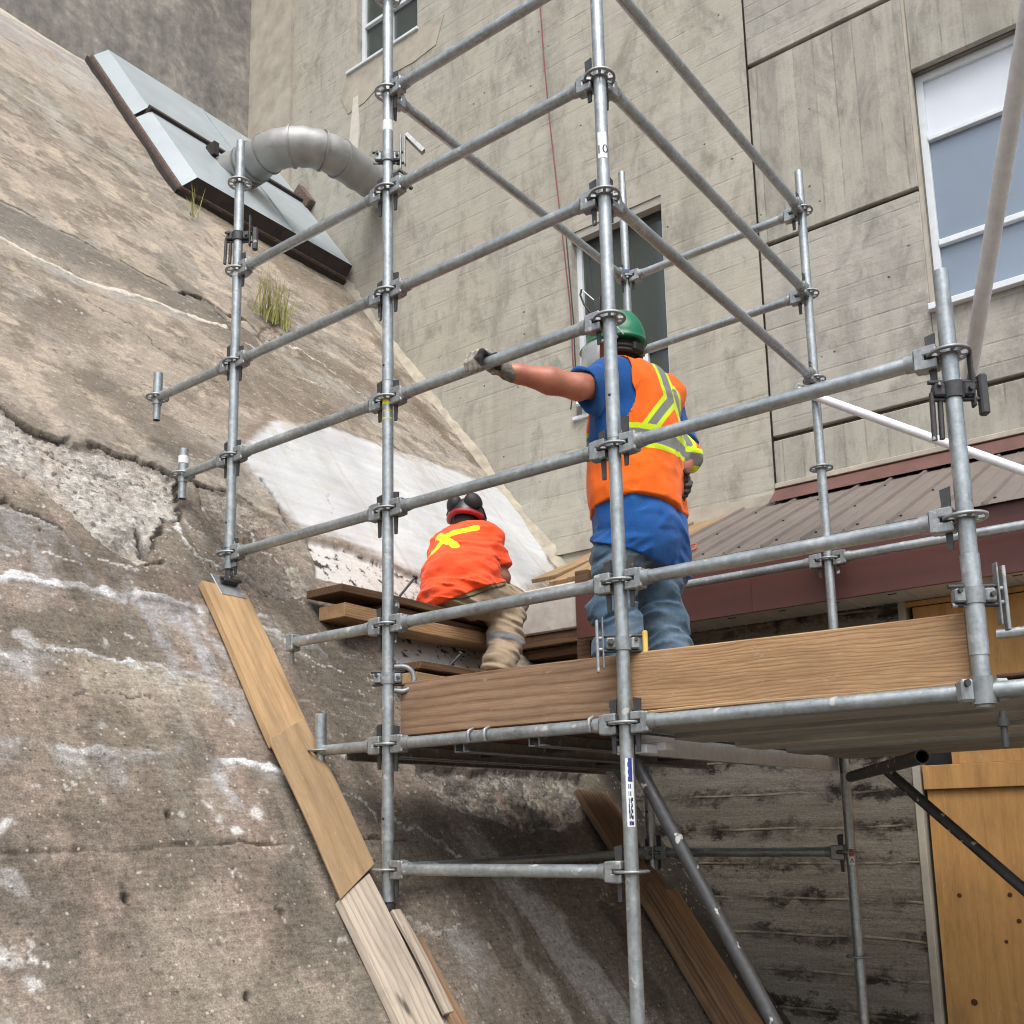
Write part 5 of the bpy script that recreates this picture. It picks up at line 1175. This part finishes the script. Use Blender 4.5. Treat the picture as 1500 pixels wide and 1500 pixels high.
# body: head, neck, arms and hands in one surface
g = G((-.30, -.42, .95), (.42, .74, 1.90), .0066)
face = g.ell(hd_c, (.098, .078, .118))
face = smin(face, g.ell(hd_c + [.045, 0, -.075], (.055, .055, .055)), .04)                       # jaw
face = smin(face, g.cone(hd_c + [.095, 0, .01], hd_c + [.115, 0, -.03], .010, .017), .015)       # nose
face = smin(face, g.cone(hd_c + [.088, -.02, -.072], hd_c + [.088, .02, -.072], .010, .010), .012)
for sg in (1, -1):
    face = smax(face, -g.ell(hd_c + [.093, sg * .033, .012], (.014, .017, .012)), .012); face = smin(face, g.ell(hd_c + [.083, sg * .033, .012], (.011, .012, .011)), .004)
    face = smin(face, g.ell(hd_c + [-.005, sg * .080, -.005], (.024, .012, .034)), .008)
nk = g.cone((0, 0, 1.50), hd_c + [-.015, 0, -.06], .068, .060)
B = smin(face, nk, .03); B = smin(B, g.cone((-.01, .0, 1.47), (-.01, 0, 1.36), .10, .13), .05)
armL = g.chain([(shL, .062), (shL * .45 + elL * .55, .060), (elL, .053)], .02); fo = elL * .62 + wrL * .38
armL = smin(armL, g.chain([(elL, .052), (fo, .054), (elL * .2 + wrL * .8, .038), (wrL, .031)], .02), .02)
armL = smin(armL, g.ell(elL + [-.012, .0, -.012], (.042, .042, .042)), .02)
armR = g.chain([(shR, .06), (elR, .046), (elR * .55 + wrR * .45, .044), (wrR, .028)], .02)
B = smin(B, g.cone(shL, shR, .06, .06), .03); B = smin(B, armL, .02); B = smin(B, armR, .02)
B += g.folds((60, 60, 60), .0008)
sdf_obj('body', g, B, SKIN, p1, relax=2)
# left glove closed over the rail (rail runs along local direction railx)
railx = np.array(Rz.to_3x3() @ Vector((-1, 0, 0))); toc = np.array(Rz.to_3x3() @ Vector((0, -1, 0)))     # along the rail to the far left; towards the camera side
zz_ = np.array([0, 0, 1.])
g = G(tuple(np.minimum(grip, wrL) - .14), tuple(np.maximum(grip, wrL) + .14), .0036)
wr = wrL + (elL - wrL) * .04; kn = grip + zz_ * .046 - toc * .012 + railx * .02; dirw = (kn - wr) / np.linalg.norm(kn - wr)
pm = smin(g.cone(wr, wr * .55 + kn * .45 + zz_ * .004, .031, .036), g.cone(wr * .5 + kn * .5, kn + railx * .012, .034, .030), .02)
pm = smin(pm, g.cone(kn - railx * .030, kn + railx * .042, .023, .021), .02)
for i, (off, rr_f, sh) in enumerate(((-.034, .0115, 0), (-.010, .0122, .004), (.014, .0118, .003), (.037, .0102, -.004))):
    k0 = kn + railx * off + toc * .004
    fpts = [k0, grip + railx * (off + .008) + toc * (.034 + sh * .3) + zz_ * (.036 + sh), grip + railx * (off + .014) + toc * .043 + zz_ * (.006), grip + railx * (off + .016) + toc * .036 - zz_ * (.024 + sh)]
    pm = smin(pm, finger(g, fpts, rr_f + .002, rr_f - .001), .007)
th = [wr * .45 + kn * .55 - railx * .03, grip - railx * .052 - toc * .02 + zz_ * .03, grip - railx * .040 - toc * .038 - zz_ * .008, grip - railx * .028 - toc * .032 - zz_ * .03]
pm = smin(pm, finger(g, th, .0165, .011), .01)
pm = smin(pm, g.cone(wr, wr - dirw * .025, .036, .034), .008)
pm += g.folds((90, 90, 90), .0022)
gm = Mat('grey_glove_dark_palm'); v_ = gm.obj(rnd=False); pa_ = gm.attr('palm')[2]
gm.set(gm.mix(gm.ramp(pa_, [(.42, 0.), (.58, 1.)]), gm.ramp(gm.noise(v_, 70, 4), [(.3, lin((120, 116, 106))), (.7, lin((176, 170, 158)))]), lin((44, 40, 38))), .9); gm.bump(gm.noise(v_, 160, 2), .5, .003)
def palm(V): rel = V - grip; return .5 + (-(rel @ railx) - .012 - .6 * np.abs(rel @ zz_ - .012) + .3 * (rel @ toc)) * 18 * (np.linalg.norm(rel, axis=1) < .075)
sdf_obj('glove', g, pm, gm.m, p1, {'palm': palm}, relax=1)
# right glove: hand half closed behind his hip, fingers pointing away from the body
g = G(tuple(wrR - .19), tuple(wrR + .19), .0036)
out = lo1(onY(1018, 722, 3.86)) - wrR; out /= np.linalg.norm(out); sidev = np.cross(out, [0, 0, 1.]); sidev /= np.linalg.norm(sidev); dn = np.cross(out, sidev); dn = dn if dn[2] < 0 else -dn
pc = wrR + out * .055 + dn * .012
pm = smin(g.cone(wrR, pc, .030, .038, (sidev, .62)), g.cone(pc - dn * .03 + out * .012, pc + dn * .036 + out * .006, .026, .024, (sidev, .75)), .02)
for i, off in enumerate((-.034, -.011, .012, .034)):
    k0 = pc + dn * off + out * (.024 - .006 * abs(i - 1.3)); cl = -sidev * .0
    pm = smin(pm, finger(g, [k0, k0 + out * .036 + sidev * .004, k0 + out * .060 + sidev * .020 + dn * .004, k0 + out * (.064 + .004 * (i in (1, 2))) + sidev * .040 + dn * .006], .0118, .0095), .005)
pm = smin(pm, finger(g, [wrR + out * .03 - dn * .03, wrR + out * .062 - dn * .056 + sidev * .012, wrR + out * .088 - dn * .056 + sidev * .022], .0145, .0105), .008)
pm = smin(pm, g.cone(wrR + out * .0, wrR - out * .03, .034, .036), .008)
sdf_obj('glove', g, pm + g.folds((90, 90, 90), .0018), GLOVED, p1, relax=1)['label'] = 'dark coated glove of the lowered right hand'
# T-shirt
arm_d = elL - shL; sl_end = shL + arm_d * .80
aL, aR = np.array([.03, .165, .05]), np.array([-.03, -.17, .05]); kL, kR = np.array([.045, .145, .50]), np.array([.01, -.14, .50])
def jeans_sdf(g):
    jl = g.chain([((0, .085, .92), .105), ((.02, .115, .72), .115), (kL, .097), ((kL + aL) / 2 + [-.02, 0, 0], .097), (aL, .094)], .05)
    jr = g.chain([((0, -.085, .92), .105), ((.0, -.115, .72), .115), (kR, .097), ((kR + aR) / 2 + [-.02, 0, 0], .097), (aR, .094)], .05)
    jn = smin(jl, jr, .03); jn = smin(jn, g.ell((-.04, 0, .84), (.135, .17, .13)), .06)
    sk = g.z + .35 * g.y * np.sign(g.y) + .3 * g.x
    k_ = G.__new__(G); k_.x, k_.y, k_.z = g.x, g.y, sk
    jn = jn + g.folds((4, 4, 7), .020) + k_.ridges((6, 6, 13), .028) + k_.ridges((10, 10, 28), .018)
    return smax(jn, g.z - .96, .005)
def shirt_sdf(g):
    ts = torso(g, .026); fl = np.clip((1.10 - g.z) / .3, 0, 1); ts = ts - .045 * fl
    sv = smin(g.cone(shL, sl_end, .080, .074, ((1, 0, 0), .9)), g.cone(shL + [0, 0, -.03], sl_end + [0, 0, -.07], .075, .058, ((1, 0, 0), .8)), .03)
    sv = smax(sv, g.plane(sl_end + [0, 0, -.01], arm_d + [.0, .0, -.05]), .006); sv = smax(sv, -smin(g.cone(sl_end - arm_d * .14, sl_end + arm_d * .5, .060, .066), g.cone(sl_end - arm_d * .1 + [0, 0, -.06], sl_end + arm_d * .4 + [0, 0, -.07], .045, .05, ((1, 0, 0), .8)), .02), .004)
    svR = smax(g.cone(shR, elR, .085, .075), g.plane(shR * .25 + elR * .75, elR - shR), .006)
    ts = smin(smin(ts, sv, .04), svR, .04)
    return ts + g.folds((7, 9, 2.6), .018) * np.clip(1.2 - np.abs(g.z - 1.0), 0, 1) + g.ridges((8, 9, 3), .030) + g.ridges((17, 17, 6), .012)
g = G((-.36, -.40, .62), (.36, .52, 1.64), .0072)
ts = np.minimum(shirt_sdf(g), jeans_sdf(g) - .014)
hem = .735 - .03 * np.clip(-g.y / .2, -1, 1) + .07 * np.clip(g.x / .2, -.8, 1)
ts = smax(ts, hem - g.z, .004); ts = smax(ts, -g.cone((0, 0, 1.50), (.02, 0, 1.8), .066, .085), .006)
sdf_obj('t_shirt', g, ts, CL_BLUE, p1, relax=2)
# vest
def shirt_sdf_core(g):
    ts = torso(g, .026); fl = np.clip((1.10 - g.z) / .3, 0, 1); ts = ts - .045 * fl
    return ts + g.folds((7, 9, 2.6), .018) * np.clip(1.2 - np.abs(g.z - 1.0), 0, 1) + g.ridges((8, 9, 3), .030) + g.ridges((17, 17, 6), .012)
g = G((-.36, -.46, .84), (.36, .40, 1.64), .0065)
vs = torso(g, .040) - .018 * np.clip((1.25 - g.z) / .3, 0, 1)
lobe = g.chain([(shR + [0, 0, -.02], .078), (elR, .060), (elR * .5 + wrR * .5, .047)], .03)
lobe = smax(lobe, g.plane(elR * .5 + wrR * .5, wrR - elR), .006); vs = smin(vs, lobe, .028)
vs += g.folds((5, 7, 3), .020) + g.ridges((8, 9, 5), .024) + g.ridges((18, 18, 14), .008)
arm_hole = g.chain([(shL + [.0, -.055, .0], .115), (shL + [-.005, .0, -.10], .128), (shL + [.0, .0, -.22], .10)], .03)
arm_hole = smin(arm_hole, g.cone(shL + [0, .03, .02], shL + [0, .25, .0], .13, .15), .03)
vs = np.minimum(vs, shirt_sdf_core(g) - .011); vs = smax(vs, -arm_hole, .006); vhem = .93 + .02 * np.sin(g.y * 9) - .035 * np.clip(g.x / .2, -1, 1)
vs = smax(vs, vhem - g.z, .005); vs = smax(vs, -g.cone((-.0, 0, 1.52), (.03, 0, 1.8), .075, .10), .006)
def uw(V): return -.70 * V[:, 0] - .712 * V[:, 1], V[:, 2]
UC = .158                                                                    # where the straps cross on his back
def bands(V):
    u, z = uw(V); right = V[:, 1] < -.175
    z0 = 1.235 + .05 * V[:, 0] - .02 * right + wob(V, 6, .012)
    hb = np.abs(z - z0)
    dA = seg_d(u, z, (UC - .135, 1.24), (UC - .01, 1.42)); dA = np.minimum(dA, seg_d(u, z, (UC - .01, 1.42), (UC - .055, 1.62)))
    dB = seg_d(u, z, (UC + .085, 1.27), (UC + .015, 1.47)); back = V[:, 0] < .02
    d = np.where(back, np.minimum(dA, dB), 9); return hb, d
def lime(V): hb, d = bands(V); return stripe(.048 - hb, .034 - d)
def silv(V): hb, d = bands(V); return stripe(.026 - hb, np.where(hb < .048, -1, .016 - d))
sdf_obj('vest', g, vs, CL_VEST, p1, {'lime': lime, 'silver': silv}, relax=1)
# jeans
g = G((-.30, -.38, .02), (.34, .38, 1.0), .0072)
sdf_obj('jeans', g, smax(jeans_sdf(g), .035 - g.z, .004), CL_JEAN, p1, relax=2)
for a_ in (aL, aR):
    g = G((a_[0] - .17, a_[1] - .1, -.01), (a_[0] + .24, a_[1] + .1, .19), .0065)
    bt = smin(g.cone(a_ + [-.03, 0, .0], a_ + [.15, 0, -.012], .048, .040), g.cone(a_ + [-.02, 0, .02], a_ + [-.01, 0, .12], .05, .05), .03)
    sdf_obj('boot', g, smax(bt, -.0 - g.z, .004), BOOT, p1)
# hair at the nape, hard hat, visor
g = G(tuple(hd_c - .16), tuple(hd_c + .2), .006)
hr = smax(g.ell(hd_c + [-.012, 0, .0], (.100, .085, .118)), g.plane(hd_c + [-.0, 0, -.055], (.9, 0, -.55)), .01)
sdf_obj('hair', g, hr, HAIR, p1)
tilt = Matrix.Translation(Vector(hd_c) + Vector((-.005, 0, .022))) @ Matrix.Rotation(R(-4), 4, 'Y')
def hat(parent, mw, mat, bmat):
    bm = bmesh.new(); n, m = 40, 14; rings = []
    for j in range(m + 1):
        ph = math.pi / 2 * j / m; rw = []
        for i in range(n):
            a = 2 * math.pi * i / n; rx, ry = .144, .117
            x_, y_, z_ = rx * math.cos(a) * math.cos(ph), ry * math.sin(a) * math.cos(ph), .148 * math.sin(ph)
            z_ += .008 * math.exp(-(y_ / .018) ** 2) * (1 if j > 2 else 0); rw.append(bm.verts.new((x_, y_, z_)))
            if j == m: break
        rings.append(rw)
    for j in range(m - 1):
        for i in range(n): bm.faces.new((rings[j][i], rings[j][(i + 1) % n], rings[j + 1][(i + 1) % n], rings[j + 1][i]))
    for i in range(n): bm.faces.new((rings[m - 1][i], rings[m - 1][(i + 1) % n], rings[m][0]))
    br = []; b2 = []
    for i in range(n):
        a = 2 * math.pi * i / n; e = .008 + .045 * max(0, math.cos(a)) ** 2
        br.append(bm.verts.new(((.144 + e) * math.cos(a), (.117 + .008) * math.sin(a), -.012))); b2.append(bm.verts.new((.135 * math.cos(a), .109 * math.sin(a), -.014)))
    for i in range(n):
        j = (i + 1) % n; bm.faces.new((rings[0][j], rings[0][i], br[i], br[j])); bm.faces.new((br[j], br[i], b2[i], b2[j]))
    bm.faces.new(b2)
    for f in bm.faces: f.smooth = len(f.verts) < 6
    bmesh.ops.recalc_face_normals(bm, faces=bm.faces[:]); bmesh.ops.transform(bm, matrix=mw, verts=bm.verts[:])
    me = bpy.data.meshes.new('hard_hat'); bm.to_mesh(me); bm.free(); return link_mesh('hard_hat', me, mat, parent)
hat(p1, tilt, HELM_G, BLACK)
mb = MB(); pts = [(-.118 * math.cos(a) * 1.02, .098 * math.sin(a), -.042 - .01 * math.cos(a)) for a in [R(-80 + 160 * i / 20) for i in range(21)]]
for off in (0, .02): mb.path([tilt @ Vector((p[0], p[1], p[2] - off)) for p in pts], .012, 8)
mb.box((-.140, -.035, -.075), (-.112, .035, -.03), tilt, .008)
mb.obj('nape_strap', BLACK, p1)
MB().path([tilt @ Vector(p) for p in ((-.05, .125, .07), (-.085, .112, .03), (-.115, .085, -.015))], .004, 6).path([tilt @ Vector(p) for p in ((.1, .10, -.03), (.0, .118, -.03), (-.09, .095, -.022))], .008, 8).obj('chin_cord', SHIELD, p1)
mb = MB(); mb2 = []
A = [R(-100 + 200 * i / 24) for i in range(25)]
def vp(a, z, r): return tilt @ Vector(((.155 + r) * math.cos(a) + .01, (.128 + r) * math.sin(a), z))
for a0, a1 in zip(A, A[1:]):
    for (z0, z1) in ((-.02, -.10), (-.10, -.17)):
        f = mb.bm.faces.new([mb.bm.verts.new(vp(a, z, r)) for a, z, r in ((a0, z0, 0), (a1, z0, 0), (a1, z1, 0), (a0, z1, 0))]); f.smooth = True
bmesh.ops.remove_doubles(mb.bm, verts=mb.bm.verts[:], dist=1e-5)
bmesh.ops.solidify(mb.bm, geom=mb.bm.faces[:], thickness=.002)
vm = Mat('clear_visor_plastic'); vm.set(lin((210, 216, 218)), .12, 0, .5); vm.b.inputs['Transmission Weight'].default_value = .0; vm.b.inputs['Alpha'].default_value = .42
mb.obj('face_visor', vm.m, p1)

# ---------------- sitting worker
B2 = Vector((-3.855, 4.60, 1.262)); ang2 = math.atan2(.96, -.27)
p2 = thing('person', 'worker in orange-red hi-vis shirt and khaki trousers sitting on planks, bending away', 'person', B2, ang2)
R2 = Matrix.Rotation(-ang2, 4, 'Z')
def lo2(P): return np.array(R2 @ (Vector(P) - B2))
pel = np.array([0, .0, .115]); ch = np.array([.20, .085, .43]); nkb = np.array([.30, .11, .60]); hc2 = np.array([.385, .125, .665])
sL, sR = ch + [.05, .145, .06], ch + [.05, -.16, .09]
eR, wR_ = np.array([.27, -.155, .265]), np.array([.46, -.09, .20]); eL, wL2 = np.array([.30, .30, .30]), np.array([.48, .14, .2])
kneeR = lo2(onY(748, 886, 4.93)); ankR = lo2(onY(731, 983, 4.72)); kneeL, ankL = np.array([.34, .20, .14]), np.array([.52, .24, .10])
g = G((-.2, -.36, .05), (.62, .40, .92), .0068)
f2 = g.ell(hc2, (.095, .08, .11)); f2 = smin(f2, g.ell(hc2 + [.06, 0, -.06], (.055, .055, .055)), .04); f2 = smin(f2, g.cone(hc2 + [.10, 0, -.01], hc2 + [.115, 0, -.045], .010, .016), .012)
for sg in (1, -1): f2 = smin(f2, g.ell(hc2 + [0, sg * .08, -.01], (.024, .012, .034)), .008)
b2_ = smin(f2, g.cone(nkb - [.03, 0, .05], hc2 + [-.02, 0, -.04], .075, .065), .03); b2_ = smin(b2_, g.cone(nkb - [.03, 0, .06], ch, .10, .14), .05)
b2_ = smin(b2_, g.cone(sL, sR, .06, .06), .03); b2_ = smin(b2_, g.chain([(sR, .062), (eR, .050), (eR * .5 + wR_ * .5, .045), (wR_, .03)], .02), .02); b2_ = smin(b2_, g.chain([(sL, .062), (eL, .050), (eL * .5 + wL2 * .5, .045), (wL2, .03)], .02), .02)
for wv, sg in ((wR_, 1), (wL2, -1)):
    d_ = np.array([.9, .25 * sg, -.2]); d_ /= np.linalg.norm(d_); pc = wv + d_ * .05
    b2_ = smin(b2_, g.cone(wv, pc, .028, .036, ((0, 0, 1), .6)), .015)
    for off in (-.03, -.01, .01, .03):
        k0 = pc + np.array([0, off, 0]) + d_ * .02; b2_ = smin(b2_, finger(g, [k0, k0 + d_ * .035, k0 + d_ * .05 + [0, 0, -.025], k0 + d_ * .045 + [0, 0, -.045]], .0105, .009), .004)
    b2_ = smin(b2_, finger(g, [wv + d_ * .03 + [0, sg * .03, 0], wv + d_ * .06 + [0, sg * .05, -.01], wv + d_ * .085 + [0, sg * .048, -.025]], .013, .010), .006)
sdf_obj('body', g, b2_, SKIN2, p2, relax=2)
hipR, hipL = np.array([.02, -.10, .10]), np.array([.02, .10, .10])
def trouser_sdf(g):
    tr_ = g.chain([(hipR, .130), (hipR * .45 + kneeR * .55, .112), (kneeR, .104), (kneeR * .5 + ankR * .5, .104), (ankR, .104)], .05)
    tl_ = g.chain([(hipL, .140), (kneeL, .10), (ankL, .08)], .05)
    t = smin(tr_, tl_, .05); t = smin(t, g.ell((-.04, 0, .08), (.165, .205, .125)), .05)
    k_ = G.__new__(G); k_.x, k_.y, k_.z = g.x, g.y, g.z + .3 * g.x - .25 * g.y
    return t + g.folds((7, 7, 12), .022) + k_.ridges((7, 7, 19), .022) + k_.ridges((12, 12, 34), .010)
g = G((-.34, -.42, -.06), (.52, .46, .76), .0068)
ax_ = (ch - pel) / np.linalg.norm(ch - pel); nrm = np.cross([0, 1, 0], ax_)
sh = g.chain([(pel + [-.02, 0, -.02], .232), (pel * .6 + ch * .4 + [-.02, 0, 0], .232), (ch, .20), (ch + [.06, .015, .08], .135)], .07, (nrm, .78))
sh = smin(sh, g.cone(sL, sR, .10, .10), .08)
slR = smax(g.cone(sR, eR, .088, .084), g.plane(sR * .22 + eR * .78, eR - sR), .006); slR = smax(slR, -g.cone(sR * .3 + eR * .7, eR + (eR - sR) * .4, .058, .062), .004)
slL = smax(g.cone(sL, eL, .088, .082), g.plane(sL * .22 + eL * .78, eL - sL), .006)
sh = smin(smin(sh, slR, .03), slL, .03)
q = (g.x * ax_[0] + g.y * ax_[1] + g.z * ax_[2]); sl_ = q + .30 * g.y
sh += .010 * np.sin(sl_ * 46 + 5 * n3(g.x * 5, g.y * 5, g.z * 5)) * np.clip((.55 - g.z) / .4, 0, 1) * np.clip(n3(g.x * 4 + 9, g.y * 4, g.z * 4) * 3 + .6, 0, 1) + g.folds((6, 6, 10), .022) + g.ridges((8, 8, 15), .020) + g.ridges((16, 16, 30), .008)
sh = np.minimum(sh, np.where(g.x < .12, trouser_sdf(g) - .016, 9))
sh = smax(sh, .098 + .06 * np.clip(g.x / .2, -1, 1) - .055 * g.y / .2 + .012 * n3(g.x * 8, g.y * 8, g.z * 0) - g.z, .005); sh = smax(sh, -g.cone(nkb - [.01, 0, -.0], hc2, .072, .09), .006)
rf, rl = .368, -.927
def uw2(V): return rf * V[:, 0] + rl * V[:, 1], V[:, 2] * .97 + .12 * V[:, 0]
def px2(x_, y_): p = lo2(onY(x_, y_, 4.62)); return (rf * p[0] + rl * p[1], p[2] * .97 + .12 * p[0])
def X2(V):
    u, z = uw2(V); back = (V - pel) @ nrm
    d = np.minimum(np.minimum(seg_d(u, z, px2(697, 758), px2(650, 788)), seg_d(u, z, px2(642, 783), px2(668, 806)) - .006), seg_d(u, z, px2(652, 790), px2(626, 832)) + .006)
    return stripe(.0205 - d) - 30 * (V[:, 0] > ch[0] + .2)
sdf_obj('hi_vis_shirt', g, sh, CL_SHIRT, p2, {'lime': X2, 'silver': lambda V: np.zeros(len(V))}, relax=1)
# trousers
g = G((-.30, -.56, -.50), (.62, .46, .30), .0075)
tr2 = trouser_sdf(g); tr2 = smax(tr2, g.z - .185 - .06 * np.clip(g.x / .2, -1, 1) + .055 * g.y / .2, .005); tr2 = smax(tr2, g.plane(ankR + [0, 0, -.005], (0, 0, -1)), .005)
def kband(V): q = V[:, 2] * .96 + .25 * V[:, 0]; c = (kneeR[2] * .42 + ankR[2] * .58) * .96 + .25 * (kneeR[0] * .42 + ankR[0] * .58); return .5 + (.024 - np.abs(q - c)) * 40 - 30 * (V[:, 2] > kneeR[2] - .09)
sdf_obj('trousers', g, tr2, CL_KHAKI, p2, {'silver': kband}, relax=2)
g = G(tuple(ankR - [.16, .12, .14]), tuple(ankR + [.24, .12, .12]), .0065)
bt = smin(g.cone(ankR + [-.03, 0, -.045], ankR + [.14, -.03, -.06], .045, .038), g.cone(ankR + [-.01, 0, .05], ankR + [-.02, 0, -.03], .046, .047), .03); sdf_obj('boot', g, bt, BOOT, p2)
g = G(tuple(ankL - [.16, .12, .14]), tuple(ankL + [.24, .12, .12]), .0065)
bt = smin(g.cone(ankL + [-.03, 0, -.03], ankL + [.12, 0, -.04], .045, .038), g.cone(ankL + [-.01, 0, .05], ankL + [-.02, 0, -.03], .046, .047), .03); sdf_obj('boot', g, bt, BOOT, p2)
g = G((-.30, -.30, .04), (.30, .34, .36), .0065)                                # belt on the low left of his back
bl = np.abs(trouser_sdf(g)) - .010; zc2 = .095 + .06 * np.clip(g.x / .2, -1, 1) - .055 * g.y / .2; bl = smax(bl, np.abs(g.z - zc2) - .022, .003); bl = smax(bl, g.x - .1, .003)
sdf_obj('belt', g, bl, BELT2, p2)
# red hard hat tipped forward with ear muffs folded up behind
t2h = Matrix.Translation(Vector(hc2) + Vector((.01, 0, .035))) @ Matrix.Rotation(R(16), 4, 'Y')
hat(p2, t2h, HELM_K, BLACK)
g = G(tuple(hc2 - .16), tuple(hc2 + .2), .006)
sdf_obj('hair', g, smax(g.ell(hc2 + [-.012, 0, .0], (.100, .087, .115)), g.plane(hc2 + [0, 0, -.05], (.9, 0, -.5)), .01), HAIR, p2)
for sg in (1, -1):
    g = G((-.09, -.09, -.09), (.09, .09, .09), .005); c_ = smax(g.ell((0, 0, 0), (.060, .052, .068)), g.plane((0, .0, 0), (-.3, -sg * .3, -.8)) - .035, .01)
    o_ = sdf_obj('ear_muff', g, c_, BLACK, p2); o_.location = t2h @ Vector((-.088, sg * .066, .075)); o_.rotation_euler = (0, R(-35), sg * .6)
    MB().path([t2h @ Vector(p) for p in ((-.088, sg * .10, .075), (-.06, sg * .128, .03), (.0, sg * .126, .0))], .006, 8).obj('ear_muff_arm', BLACK, p2)
MB().path([t2h @ Vector((-.142 * math.cos(a), .118 * math.sin(a), -.01)) for a in [R(-75 + 150 * i / 16) for i in range(17)]], .019, 8).obj('hat_rim', HELM_R, p2)
